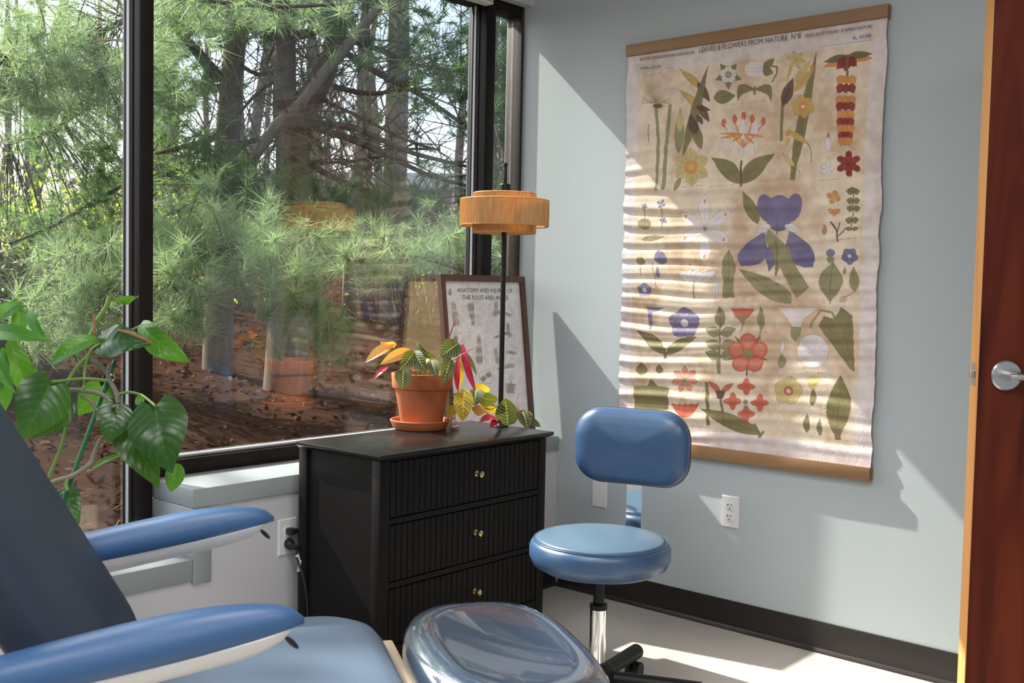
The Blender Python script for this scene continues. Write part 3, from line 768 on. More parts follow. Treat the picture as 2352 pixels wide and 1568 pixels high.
for (za, zb) in ((0.528, 0.6895), (0.3425, 0.5065), (0.1565, 0.321)):
    d = build(MB().box(gx0, gx1, DY0+0.013, DY0+0.030, za, zb).box(gx0+0.02, gx1-0.02, DY0+0.030, DY0+0.33, za+0.01, zb-0.02), 'drawer', 'black', dr, False, DL)
    if slat_me is None:
        sm = build(MB().rbox(-sw/2+0.0015, sw/2-0.0015, -0.0055, 0.0055, -0.5, 0.5, 0.0006, 1), 'slat', 'black', d, True)
        slat_me = sm.data
    for k in range(NS):
        if k == 0 and len(d.children) == 1: o = sm
        else:
            o = bpy.data.objects.new('slat', slat_me); COL.objects.link(o); o.parent = d
        o.location = (gx0+sw*(k+0.5)-DL[0], DY0+0.0075-DL[1], (za+zb)/2-DL[2])
        o.scale = (1, 1, zb-za-0.003)
    kx, kz = 2.420, (za+zb)/2+0.006
    kn = MB().lathe([(0.0, 0.0), (0.0085, 0.0), (0.0088, 0.0018), (0.004, 0.0035), (0.0032, 0.009), (0.0032, 0.018), (0.006, 0.0205), (0.0098, 0.0225), (0.0098, 0.0245), (0.007, 0.0258), (0.0, 0.0262)], 24)
    kn.map(lambda x, y, z: (kx+x, DY0+0.002-z, kz+y))
    build(kn, 'knob', 'brass', d, True, DL)

# ------------------------------------------------------------------ outlets, plates, plugs
def duplex(name, label, origin, rot, cat='outlet', blank=False, gl=None):
    """wall plate in local x (across) z (up), facing -y"""
    o = thing(name, label, cat, origin, rot)
    pl = MB()
    pl.add([(-0.035, 0, -0.0572), (0.035, 0, -0.0572), (0.035, 0, 0.0572), (-0.035, 0, 0.0572), (-0.0315, -0.0055, -0.0535), (0.0315, -0.0055, -0.0535), (0.0315, -0.0055, 0.0535), (-0.0315, -0.0055, 0.0535)],
           [(0, 1, 5, 4), (1, 2, 6, 5), (2, 3, 7, 6), (3, 0, 4, 7), (4, 5, 6, 7), (3, 2, 1, 0)])
    build(pl, 'plate', 'plastic', o)
    build(MB().lathe([(0.0, 0), (0.0032, 0), (0.0028, 0.001), (0.0, 0.0012)], 12).map(lambda x, y, z: (x, -0.0055-z, y)), 'screw', 'plastic', o, True)
    if not blank:
        for zc in (0.0195, -0.0195):
            out = [(0.0172*math.cos(a), max(-0.0142, min(0.0142, 0.0172*math.sin(a)))) for a in [2*math.pi*k/28 for k in range(28)]]
            f = MB().cushion(out, [(0.0, 0.0), (0.0, 0.0015), (0.0012, 0.0024)], None, rings=2).map(lambda x, y, z: (x, -0.0055-z, zc+y))
            face = build(f, 'receptacle', 'plastic', o, True)
            s = MB()
            s.box(-0.0075, -0.0055, -0.0084, -0.0078, zc+0.001, zc+0.009).box(0.0055, 0.0072, -0.0084, -0.0078, zc+0.002, zc+0.009)
            s.box(-0.0098, -0.0055, -0.0084, -0.0078, zc+0.004, zc+0.006)
            s.lathe([(0.0, 0), (0.0026, 0), (0.0, 0.0004)], 12).map(lambda x, y, z: (x, y, z)) if False else None
            s.box(-0.0022, 0.0022, -0.0084, -0.0078, zc-0.0095, zc-0.0055)
            build(s, 'slots', 'slot', face)
    return o
oc = on(1678, 1174.5, 0, XR)
duplex('wall_outlet', 'white duplex outlet low on the blue grey wall under the scroll', (XR-0.0004, oc.y, oc.z), -math.pi/2)
sc_ = on(1378, 1131, 0, XR)
duplex('blank_wall_plate', 'blank white wall plate partly behind the stool backrest', (XR-0.0004, sc_.y, sc_.z), -math.pi/2, 'wall plate', True)
pc = on(657, 1232, 1, YF)
duplex('wall_outlet', 'white duplex outlet with two black plugs beside the dresser', (pc.x+0.003, YF-0.0004, pc.z), 0)
PX, PZ = pc.x+0.003, pc.z
def cord(name, label, z0, round_plug, path, tagged):
    o = thing(name, label, 'power cord', (PX, YF-0.01, z0))
    L = (PX, YF-0.01, z0)
    if round_plug:
        mb = MB().lathe([(0.0, 0), (0.0165, 0), (0.0172, 0.008), (0.015, 0.018), (0.010, 0.022), (0.0095, 0.040), (0.006, 0.046), (0.0, 0.046)], 28).map(lambda x, y, z: (PX-0.001+x-z*0.10, YF-0.0085-z, z0+y-z*0.12))
    else:
        mb = MB().rbox(PX-0.012, PX+0.012, YF-0.034, YF-0.0085, z0-0.010, z0+0.010, 0.004)
        mb.rbox(PX+0.004, PX+0.026, YF-0.030, YF-0.016, z0-0.007, z0+0.006, 0.004)
    build(mb, 'plug', 'rubber', o, True, L)
    build(MB().tube(smoothpts(path, 8), 0.0032, 8), 'cable', 'rubber', o, True, L)
    if tagged:
        p = Vector(path[1])
        tg = MB().tube([p+Vector((0.001, 0, 0.006)), p+Vector((0.006, -0.001, -0.012))], 0.0055, 10)
        tg.add([(p.x+0.002, p.y-0.006, p.z-0.008), (p.x+0.012, p.y-0.007, p.z-0.012), (p.x+0.004, p.y-0.009, p.z-0.045), (p.x-0.006, p.y-0.008, p.z-0.043)], [(0, 1, 2, 3)])
        build(tg, 'cord_tag', 'paper_tag', o, False, L)
g = on(693, 1263, 1, 2.63)
cord('lamp_cord', 'black cord with small flat plug in the upper socket by the dresser', PZ+0.0195, False,
     [(PX+0.024, YF-0.023, PZ+0.018), (PX+0.032, YF-0.02, PZ-0.02), (PX+0.030, YF-0.022, PZ-0.09), (PX+0.026, YF-0.03, 0.22), (PX+0.03, YF-0.030, 0.12), (PX+0.06, YF-0.030, 0.004)], False)
cord('chair_cord', 'black cord with round plug and white paper tag by the dresser', PZ-0.0195, True,
     [(PX+0.002, YF-0.050, PZ-0.025), (PX-0.022, YF-0.080, PZ-0.045), (PX-0.026, YF-0.125, PZ-0.12), (PX-0.026, YF-0.14, PZ-0.22), (PX-0.04, YF-0.15, 0.10), (PX-0.08, YF-0.2, 0.0045), (PX-0.22, YF-0.35, 0.0045)], True)
# ------------------------------------------------------------------ leaves
def leaf_mesh(name, base, tip, width, facing, kind='oval', arch=0.12, fold=0.10, wave=0.0, roll=0.0, nu=6, nv=12):
    """one leaf blade from base to tip (world points), its face turned toward 'facing'"""
    base, tip = Vector(base), Vector(tip)
    ax = tip-base; Ln = ax.length; ax.normalize()
    f = Vector(facing); f = (f-ax*f.dot(ax)).normalized()
    f = Matrix.Rotation(roll, 3, ax) @ f
    side = ax.cross(f)
    vs, uv = [], []
    for j in range(nv+1):
        v = j/nv
        if kind == 'oval':  w = math.sin(math.pi*(0.04+0.96*v)**0.85)**0.75
        elif kind == 'heart': w = (math.sin(math.pi*(0.03+0.97*v)**0.62)**0.9)*(1.0 if v > 0.0 else 1)
        else: w = math.sin(math.pi*(0.03+0.97*v)**0.9)**1.1          # long
        if j == nv: w = 0.02
        w = max(w, 0.03)
        lobe = -0.13*Ln*max(0, 1-v*5) if kind == 'heart' else 0
        for i in range(-nu, nu+1):
            u = i/nu
            p = base + ax*(v*Ln + lobe*(abs(u)**1.5)) + side*(u*w*width/2)
            bow = arch*Ln*(4*v*(1-v)) if arch else 0
            h = bow + fold*width*abs(u)*w + wave*width*math.sin(v*9+u*2.2)*abs(u)
            if kind == 'heart': h -= 0.10*width*(u*u)*w
            vs.append(p + f*h)
            uv.append((0.5+0.5*u, v))
    m = 2*nu+1
    fs = [(j*m+i, j*m+i+1, (j+1)*m+i+1, (j+1)*m+i) for j in range(nv) for i in range(m-1)]
    me = bpy.data.meshes.new(name)
    return me, vs, fs, uv
def leaf(parent, base, tip, width, m, facing=None, name='leaf', **k):
    base, tip = Vector(base), Vector(tip)
    if facing is None: facing = CAM-(base+tip)/2
    me, vs, fs, uv = leaf_mesh(name, base, tip, width, facing, **k)
    l = Vector(parent.location)
    me.from_pydata([tuple(p-l) for p in vs], [], fs)
    ul = me.uv_layers.new(name='UVMap')
    li = np.empty(len(me.loops), dtype=np.int32); me.loops.foreach_get('vertex_index', li)
    ul.data.foreach_set('uv', np.array(uv, dtype=np.float32)[li].ravel())
    me.polygons.foreach_set('use_smooth', [True]*len(me.polygons))
    # the blade's face must look along 'facing' so that its underside keeps its own colour
    c = (base+tip)/2
    me.update()
    if sum((p.normal.dot(Vector(facing)) for p in me.polygons)) < 0: me.flip_normals()
    return link_mesh(name, me, m, parent)

# ------------------------------------------------------------------ prayer plant in terracotta pot, on its saucer
pb = on(971, 983, 2, DTOP+0.001)
PXc, PYc = pb.x, pb.y+0.006
sz = DTOP+0.0008
sau = MB().lathe([(0.0, 0.0), (0.086, 0.0), (0.090, 0.004), (0.0985, 0.024), (0.1005, 0.0285), (0.0985, 0.031), (0.0945, 0.029), (0.0895, 0.012), (0.084, 0.009), (0.0, 0.009)], 64, (PXc-0.004, PYc+0.004, sz))
tag(build(sau, 'saucer', 'terracotta', None, True), 'round terracotta saucer under the potted prayer plant', 'saucer')
pp = thing('potted_prayer_plant', 'prayer plant with patterned leaves trailing from a terracotta pot on the dresser', 'plant', (PXc, PYc, sz+0.0095))
PL = Vector(pp.location)
pot = MB().lathe([(0.0, 0.0), (0.066, 0.0), (0.0685, 0.004), (0.0905, 0.124), (0.0915, 0.1265), (0.0985, 0.1270), (0.1000, 0.130), (0.1035, 0.172), (0.1030, 0.1755), (0.1, 0.177), (0.0965, 0.1755), (0.0925, 0.150), (0.0, 0.150)], 72, (PXc, PYc, PL.z))
build(pot, 'pot', 'terracotta', pp, True, PL)
bm_ = MB().lathe([(0.0, 0.160), (0.05, 0.158), (0.0925, 0.1525)], 32, (PXc, PYc, PL.z), close=False)
build(bm_, 'soil', 'soil', pp, True, PL)
A = lambda x, y: (820+x/5.6, 730+y/5.6)
Bq = lambda x, y: (1030+x/9.046, 860+y/9.046)
D0 = 3.50
def L1(b, t, w, m, d0, d1, cv=A, sc=5.6, **k):
    p, q = dep(*cv(*b), d0), dep(*cv(*t), d1)
    leaf(pp, p, q, 1.15*w/sc/F_PX*(d0+d1)/2, m, **k)
crown = Vector((PXc, PYc, PL.z+0.155))
# rosette above the pot
L1((480,330), (108,572), 125, 'prayer_orange', 3.47, 3.44, arch=0.10, roll=0.5)
L1((500,350), (300,320), 105, 'prayer_orange', 3.48, 3.46, arch=0.2, roll=-0.4, wave=0.1)
L1((385,385), (520,415), 40, 'philo_lit', 3.46, 3.47, arch=0.05)
L1((690,420), (300,600), 135, 'prayer_orange', 3.46, 3.41, arch=0.16, roll=0.25)
L1((400,625), (212,792), 75, 'prayer_red', 3.44, 3.41, arch=0.12, roll=0.6)
L1((735,440), (550,670), 175, 'prayer', 3.44, 3.40, arch=0.12, roll=-0.15)
L1((735,435), (905,695), 165, 'prayer', 3.45, 3.40, arch=0.12, roll=0.2)
L1((595,650), (585,918), 185, 'prayer', 3.41, 3.385, arch=0.10)
L1((765,310), (1030,508), 120, 'prayer', 3.50, 3.48, arch=0.20, roll=0.75)
L1((955,540), (1030,768), 150, 'prayer', 3.43, 3.39, arch=0.12)
L1((1310,330), (1075,500), 235, 'prayer', 3.47, 3.44, arch=0.12, roll=0.2)
L1((1200,530), (1090,848), 165, 'prayer', 3.43, 3.385, arch=0.12, roll=-0.2)
L1((1305,505), (1300,955), 85, 'prayer_red', 3.47, 3.46, arch=0.06, roll=0.5)
L1((1325,520), (1318,900), 75, 'prayer_yellow', 3.49, 3.48, arch=0.06, roll=-0.3)
L1((1355,340), (1525,945), 95, 'prayer_red', 3.50, 3.47, arch=0.05, roll=0.45)
L1((1395,450), (1540,745), 60, 'prayer', 3.51, 3.49, arch=0.05, roll=-0.6)
L1((900,520), (1000,600), 110, 'prayer_yellow', 3.50, 3.46, arch=0.1)
# trailing stem over the dresser
kw = dict(cv=Bq, sc=9.046)
L1((330,310), (290,962), 370, 'prayer_yellow', 3.50, 3.47, arch=0.16, **kw)
L1((575,300), (560,655), 350, 'prayer', 3.52, 3.49, arch=0.14, roll=0.2, **kw)
L1((600,430), (1035,520), 290, 'prayer', 3.53, 3.55, arch=0.16, roll=0.5, **kw)
L1((560,220), (860,330), 210, 'prayer_yellow', 3.60, 3.62, arch=0.14, roll=0.5, **kw)
L1((650,650), (620,862), 260, 'prayer_orange', 3.55, 3.54, arch=0.10, **kw)
L1((1235,1035), (1185,492), 420, 'prayer', 3.535, 3.52, arch=-0.05, **kw)
L1((1060,950), (640,1000), 270, 'prayer_red', 3.545, 3.50, arch=0.14, facing=(0.1, -0.3, 1), **kw)
L1((1010,960), (860,1105), 130, 'prayer_red', 3.53, 3.49, arch=0.12, roll=0.3, **kw)
L1((1520,740), (1640,1135), 300, 'prayer', 3.53, 3.49, arch=0.14, roll=-0.3, **kw)
L1((1560,740), (1930,1090), 190, 'prayer', 3.535, 3.50, arch=0.10, roll=0.7, wave=0.12, **kw)
L1((700,620), (1040,740), 240, 'prayer_yellow', 3.60, 3.60, arch=0.1, roll=0.4, **kw)
L1((100,640), (30,930), 180, 'prayer_yellow', 3.62, 3.60, arch=0.1, **kw)
L1((1430,600), (1945,1000), 55, 'prayer_red', 3.54, 3.51, arch=0.22, roll=1.0, **kw)
def stem(pts, r, m, cv=A, name='stem', par=None):
    P = [dep(*cv(x, y), d) if not isinstance(x, Vector) else x for (x, y, d) in pts]
    par = par or pp
    l = Vector(par.location)
    build(MB().tube(smoothpts(P, 5), r, 7), name, m, par, True, l)
C0 = lambda dx, dy: (crown+Vector((dx, dy, -0.02)), 0, 0)
for (e, d) in (((470,330),3.48), ((640,425),3.46), ((735,440),3.445), ((770,310),3.50), ((955,540),3.43), ((1200,530),3.44), ((1310,330),3.47), ((1330,510),3.48), ((595,650),3.42)):
    e3 = dep(*A(*e), d)
    off = (e3-crown)*0.25
    build(MB().tube(smoothpts([crown+Vector((off.x*0.4, off.y*0.4, -0.02)), crown+Vector((off.x*1.4, off.y*1.4, max(0.02, off.z*2.0))), e3], 5), 0.0018, 6), 'stem', 'stem_green', pp, True, PL)
stem([(1160,330,3.47), (1205,190,3.46), (1250,52,3.46)], 0.0022, 'stem_red')
stem([(1235,545,3.46), (1400,440,3.46), (1552,345,3.45)], 0.0020, 'stem_pink')
stem([(1300,330,3.47), (1362,268,3.47)], 0.0015, 'stem_pink')
stem([(20,380,3.50), (90,410,3.52), (190,385,3.50), (330,310,3.50)], 0.0020, 'stem_green', Bq)
stem([(40,430,3.52), (120,480,3.54), (300,520,3.56), (575,300,3.53)], 0.0018, 'stem_green', Bq)
stem([(20,500,3.55), (140,620,3.56), (480,690,3.57), (640,650,3.56), (860,720,3.565), (1040,680,3.56), (1235,1030,3.54)], 0.0024, 'stem_green', Bq)
stem([(760,760,3.57), (900,850,3.56), (1060,950,3.545)], 0.0028, 'stem_pink', Bq)
stem([(1235,1035,3.54), (1340,1010,3.54), (1425,925,3.535), (1520,740,3.53)], 0.0022, 'stem_green', Bq)
stem([(1405,615,3.54), (1425,500,3.54), (1442,388,3.54)], 0.0016, 'stem_pink', Bq)
# small figurine leaning on the saucer
fg = dep(1036, 966, 3.42)
fgp = on(1043, 984, 2, DTOP+0.001)
fz = DTOP+0.0008
fm = MB().sphere((fgp.x+0.004, fgp.y, fz+0.007), 0.010, 14, 8, 1.5, 1.1, 0.7)
fm.sphere((fgp.x-0.002, fgp.y-0.001, fz+0.022), 0.0105, 14, 8, 1.0, 0.9, 1.2)
fm.sphere((fgp.x-0.003, fgp.y-0.001, fz+0.040), 0.0072, 14, 8)
fm.sphere((fgp.x+0.013, fgp.y-0.004, fz+0.005), 0.005, 10, 6, 1.6, 1, 1)
fm.tube(smoothpts([(fgp.x-0.006, fgp.y+0.006, fz+0.03), (fgp.x-0.014, fgp.y+0.004, fz+0.036), (fgp.x-0.017, fgp.y, fz+0.034)]), 0.0032, 8)
tag(build(fm, 'figurine', 'figurine', None, True), 'tiny peach coloured figurine beside the terracotta saucer', 'figurine')

# ------------------------------------------------------------------ lamp on the dresser
lp = dep(1159, 487, 3.66)
LX, LY, LZ = lp.x, lp.y, lp.z
lm = thing('table_lamp', 'tall black pole lamp with two tier orange raffia drum shade', 'lamp', (LX, LY, DTOP+0.0006))
LL = Vector(lm.location)
build(MB().lathe([(0.0, 0.0), (0.028, 0.0), (0.0285, 0.002), (0.027, 0.004), (0.013, 0.006), (0.010, 0.010), (0.0, 0.010)], 40, (LX, LY, LL.z)), 'base', 'black_metal', lm, True, LL)
build(MB().tube([(LX, LY, LL.z+0.012), (LX, LY, LZ+0.07)], 0.0088, 18), 'pole', 'black_metal', lm, True, LL)
def drum(r, z0, z1, n, thick):
    """raffia drum: upright cords side by side plus a rolled rim"""
    mb = MB()
    vs, fs = [], []
    seg = n*4
    for j, z in enumerate((z0, z0*0.5+z1*0.5, z1)):
        for k in range(seg):
            a = 2*math.pi*k/seg
            rr = r + 0.0019*math.cos(2*math.pi*(k % 4)/4) + RNG.normal(0, 0.0005)
            vs.append((LX+rr*math.cos(a), LY+rr*math.sin(a), LZ+z))
    for j in range(2):
        for k in range(seg):
            fs.append((j*seg+k, j*seg+(k+1) % seg, (j+1)*seg+(k+1) % seg, (j+1)*seg+k))
    o = len(vs)
    for j, z in enumerate((z0, z1)):
        for k in range(seg):
            a = 2*math.pi*k/seg
            rr = r-thick
            vs.append((LX+rr*math.cos(a), LY+rr*math.sin(a), LZ+z))
    for k in range(seg):
        fs.append((o+k, o+seg+k, o+seg+(k+1) % seg, o+(k+1) % seg))
    mb.add(vs, fs)
    for z in (z0, z1):
        ringp = [(LX+(r-0.001)*math.cos(2*math.pi*k/64), LY+(r-0.001)*math.sin(2*math.pi*k/64), LZ+z) for k in range(65)]
        mb.tube(ringp, 0.0028, 7, caps=False)
    return mb
tag(build(drum(0.150, -0.046, 0.040, 150, 0.0045), 'outer_shade', 'raffia', lm, True, LL, angle=50), 'wide orange raffia drum')
tag(build(drum(0.106, -0.070, 0.062, 108, 0.0045), 'inner_shade', 'raffia', lm, True, LL, angle=50), 'narrower raffia drum inside')
sp = MB()
for k in range(3):
    a = 2*math.pi*k/3+0.4
    sp.tube([(LX, LY, LZ+0.055), (LX+0.105*math.cos(a), LY+0.105*math.sin(a), LZ+0.055)], 0.0018, 6)
    sp.tube([(LX+0.105*math.cos(a), LY+0.105*math.sin(a), LZ+0.0), (LX+0.149*math.cos(a), LY+0.149*math.sin(a), LZ+0.0)], 0.0018, 6)
build(sp, 'shade_spider', 'black_metal', lm, True, LL)
build(MB().lathe([(0.0, 0.050), (0.0195, 0.050), (0.0195, 0.092), (0.017, 0.095), (0.0, 0.095)], 28, (LX, LY, LZ)), 'socket_cap', 'black_metal', lm, True, LL)
build(MB().lathe([(0.0, 0.088), (0.0055, 0.089), (0.0048, 0.095), (0.0062, 0.100), (0.0056, 0.142), (0.0042, 0.147), (0.0080, 0.149), (0.0045, 0.152), (0.0070, 0.157), (0.0076, 0.161), (0.0060, 0.166), (0.0, 0.168)], 20, (LX, LY, LZ)), 'finial', 'black_metal', lm, True, LL)
build(MB().sphere((LX, LY, LZ-0.005), 0.028, 20, 12, 1, 1, 1.15), 'bulb', 'plastic', lm, True, LL)

# ------------------------------------------------------------------ raster painter for flat print on gridded sheets
class Paint:
    def __init__(self, nx, ny, to_st):
        self.nx, self.ny, self.to = nx, ny, to_st
        self.c = np.zeros((ny, nx, 3), dtype=np.float32)
        self.S, self.T = np.meshgrid((np.arange(nx))/(nx-1), (np.arange(ny))/(ny-1))
        self.jit = RNG.random((ny, nx)).astype(np.float32)
    def poly(self, pts, col, alpha=1.0, raw=False):
        P = np.array(pts if raw else [self.to(*p) for p in pts])
        i0, i1 = max(0, int(P[:, 0].min()*(self.nx-1))), min(self.nx-1, int(P[:, 0].max()*(self.nx-1))+1)
        j0, j1 = max(0, int(P[:, 1].min()*(self.ny-1))), min(self.ny-1, int(P[:, 1].max()*(self.ny-1))+1)
        if i1 < i0 or j1 < j0: return
        S, T = self.S[j0:j1+1, i0:i1+1], self.T[j0:j1+1, i0:i1+1]
        ins = np.zeros(S.shape, bool)
        n = len(P)
        for a in range(n):
            x0, y0 = P[a]; x1, y1 = P[(a+1) % n]
            if y0 == y1: continue
            cond = ((T >= y0) != (T >= y1))
            ins ^= cond & (S < (x1-x0)*(T-y0)/(y1-y0)+x0)
        sub = self.c[j0:j1+1, i0:i1+1]
        k = (alpha*(0.88+0.12*self.jit[j0:j1+1, i0:i1+1]))[..., None]
        sub[:] = np.where(ins[..., None], sub*(1-k)+np.array(col)*k, sub)
    def line(self, pts, w, col, alpha=1.0):
        for a in range(len(pts)-1):
            (x0, y0), (x1, y1) = pts[a], pts[a+1]
            dx, dy = x1-x0, y1-y0; l = math.hypot(dx, dy) or 1
            nx_, ny_ = -dy/l*w/2, dx/l*w/2
            self.poly([(x0+nx_, y0+ny_), (x1+nx_, y1+ny_), (x1-nx_, y1-ny_), (x0-nx_, y0-ny_)], col, alpha)
    def ell(self, c, rx, ry, col, rot=0.0, alpha=1.0, n=20):
        ca, sa = math.cos(rot), math.sin(rot)
        self.poly([(c[0]+rx*math.cos(t)*ca-ry*math.sin(t)*sa, c[1]+rx*math.cos(t)*sa+ry*math.sin(t)*ca) for t in [2*math.pi*k/n for k in range(n)]], col, alpha)
    def leaf(self, b, t, w, col, rib=None, bend=0.0, pw=0.8, alpha=1.0):
        dx, dy = t[0]-b[0], t[1]-b[1]; l = math.hypot(dx, dy) or 1
        nx_, ny_ = -dy/l, dx/l
        L_, R_, mid = [], [], []
        for k in range(13):
            v = k/12
            hw = w/2*math.sin(math.pi*v**pw)
            bx = b[0]+dx*v+nx_*bend*4*v*(1-v); by = b[1]+dy*v+ny_*bend*4*v*(1-v)
            L_.append((bx+nx_*hw, by+ny_*hw)); R_.append((bx-nx_*hw, by-ny_*hw)); mid.append((bx, by))
        self.poly(L_+R_[::-1], col, alpha)
        if col[2] > 0.5: self.line(L_+R_[::-1], 1.3, (0.36, 0.30, 0.27), 0.6)
        elif w > 9 and self.nx > 400: self.line(L_+R_[::-1], 1.3, tuple(x*0.5 for x in col), 0.55)
        if rib is not None: self.line(mid, max(0.9, w*0.04), rib, 0.7)
    def flower(self, c, r, n, col, eye, er, a0=0.0, w=0.62, vein=None):
        for k in range(n):
            a = a0+2*math.pi*k/n
            t = (c[0]+r*math.cos(a), c[1]+r*math.sin(a))
            self.leaf(c, t, r*w, col, vein, pw=1.5)
        self.ell(c, er, er, eye)

def sheet(name, nx, ny, pos, colors, m, parent, local):
    """gridded sheet with a per-vertex print colour; pos(S,T)->(X,Y,Z) arrays"""
    S, T = np.meshgrid(np.arange(nx)/(nx-1), np.arange(ny)/(ny-1))
    X, Y, Z = pos(S, T)
    V = np.stack([X-local[0], Y-local[1], Z-local[2]], -1).reshape(-1, 3).astype(np.float32)
    idx = np.arange(nx*ny).reshape(ny, nx)
    Q = np.stack([idx[:-1, :-1], idx[1:, :-1], idx[1:, 1:], idx[:-1, 1:]], -1).reshape(-1, 4)
    me = bpy.data.meshes.new(name)
    me.vertices.add(len(V)); me.vertices.foreach_set('co', V.ravel())
    me.loops.add(Q.size); me.loops.foreach_set('vertex_index', Q.ravel().astype(np.int32))
    me.polygons.add(len(Q)); me.polygons.foreach_set('loop_start', (np.arange(len(Q))*4).astype(np.int32))
    me.polygons.foreach_set('use_smooth', np.ones(len(Q), bool))
    me.update(calc_edges=True)
    at = me.color_attributes.new('print', 'FLOAT_COLOR', 'POINT')
    rgba = np.ones((len(V), 4), np.float32); rgba[:, :3] = np.clip(colors.reshape(-1, 3), 0, 1)
    at.data.foreach_set('color', rgba.ravel())
    return link_mesh(name, me, m, parent)
def text_mesh(name, body, size, width, m, parent, place):
    """lettering as a flat mesh; place(x, y) -> world point, x centred and scaled to 'width'"""
    cu = bpy.data.curves.new(name, 'FONT'); cu.body = body; cu.size = size
    cu.resolution_u = 2
    tmp = bpy.data.objects.new(name+'_curve', cu); COL.objects.link(tmp)
    dg = bpy.context.evaluated_depsgraph_get()
    me = bpy.data.meshes.new_from_object(tmp.evaluated_get(dg))
    bpy.data.objects.remove(tmp); bpy.data.curves.remove(cu)
    xs = [v.co.x for v in me.vertices]
    a, b = min(xs), max(xs)
    s = width/(b-a)
    l = Vector(parent.location)
    for v in me.vertices:
        v.co = Vector(place((v.co.x-a)*s-width/2, v.co.y)) - l
    me.update()
    return link_mesh(name, me, m, parent)

# ------------------------------------------------------------------ framed anatomy poster on the sill
FW, FH = 0.482, 0.66
fzb = SILL_HI+0.0008
f_tl = Vector((2.842, 2.872, 1.233)); fr_x = 3.322
f_bot_y = 2.795
up = Vector((0, f_tl.y-f_bot_y, f_tl.z-fzb)).normalized()
nrm = Vector((0, -up.z, up.y))            # toward the room
FH = math.hypot(f_tl.y-f_bot_y, f_tl.z-fzb)
po = thing('framed_poster', 'brown framed foot and ankle anatomy poster leaning against the window', 'poster', (3.08, f_bot_y, fzb))
PO = Vector(po.location)
def fp(x, h, o): return (f_tl.x+x, f_bot_y+up.y*h+nrm.y*o, fzb+up.z*h+nrm.z*o)
def fbox(x0, x1, h0, h1, o0, o1, mit=None):
    mb = MB()
    c = [(x0, h0), (x1, h0), (x1, h1), (x0, h1)]
    if mit == 'b': c = [(x0, h0), (x1, h0), (x1-(h1-h0), h1), (x0+(h1-h0), h1)]
    if mit == 't': c = [(x0+(h1-h0), h0), (x1-(h1-h0), h0), (x1, h1), (x0, h1)]
    if mit == 'l': c = [(x0, h0), (x1, h0+(x1-x0)), (x1, h1-(x1-x0)), (x0, h1)]
    if mit == 'r': c = [(x0, h0+(x1-x0)), (x1, h0), (x1, h1), (x0, h1-(x1-x0))]
    vs = [fp(a, b, o0) for a, b in c]+[fp(a, b, o1) for a, b in c]
    return mb.add(vs, [(3, 2, 1, 0), (4, 5, 6, 7), (0, 1, 5, 4), (1, 2, 6, 5), (2, 3, 7, 6), (3, 0, 4, 7)])
bw = 0.024
for (a, b, c, d, mt) in ((0, FW, 0, bw, 'b'), (0, FW, FH-bw, FH, 't'), (0, bw, 0, FH, 'l'), (FW-bw, FW, 0, FH, 'r')):
    build(fbox(a, b, c, d, 0.0, 0.020, mt), 'frame_rail', 'walnut', po, False, PO)
build(fbox(bw*0.4, FW-bw*0.4, bw*0.4, FH-bw*0.4, 0.002, 0.006), 'backing_board', 'kraft', po, False, PO)
PWs, PHs = FW-2*bw+0.004, FH-2*bw+0.004
def post_to(px, py):
    d = ray(px, py); o = Vector(fp(0, 0, 0.008)); t_ = (o-CAM).dot(nrm)/d.dot(nrm); p = CAM+d*t_
    return ((p.x-f_tl.x-bw+0.002)/PWs, 1-((p-Vector(fp(0, 0, 0.008))).dot(up)-bw+0.002)/PHs)
E5 = lambda x, y: (820+x/3.92, 620+y/3.92)
pn = Paint(300, 400, post_to)
pn.c[:] = (0.95, 0.925, 0.945)
bone, flesh, grey = (0.70, 0.64, 0.55), (0.55, 0.38, 0.36), (0.5, 0.48, 0.49)
def textblock(x0, x1, y0, y1, n, seed):
    r = random.Random(seed)
    for k in range(n):
        y = y0+(y1-y0)*(k+0.5)/n
        a = x0+(x1-x0)*r.random()*0.25; b = x1-(x1-x0)*r.random()*0.25
        pn.line([E5(a, y), E5(b, y)], 0.9, (0.55, 0.53, 0.54), 0.7)
for args in ((820,860,300,480,9,1), (915,960,300,490,9,2), (1060,1150,290,500,16,3), (945,1000,320,470,8,4), (1175,1230,300,440,9,5), (1380,1430,330,440,8,6), (1180,1290,455,470,1,7), (930,990,600,760,10,8), (1140,1200,600,860,16,9), (1030,1080,620,840,12,10), (1390,1430,520,640,6,11), (1215,1250,640,700,3,12), (1340,1430,660,720,4,13), (1350,1430,950,990,4,14), (940,1090,870,1020,6,15), (1215,1240,780,830,3,16), (1340,1430,1110,1150,2,17), (1100,1210,1040,1090,4,18), (850,1090,252,262,1,19), (1175,1410,256,266,1,20), (900,1070,556,566,1,21), (1110,1200,906,914,1,22)):
    textblock(*args)
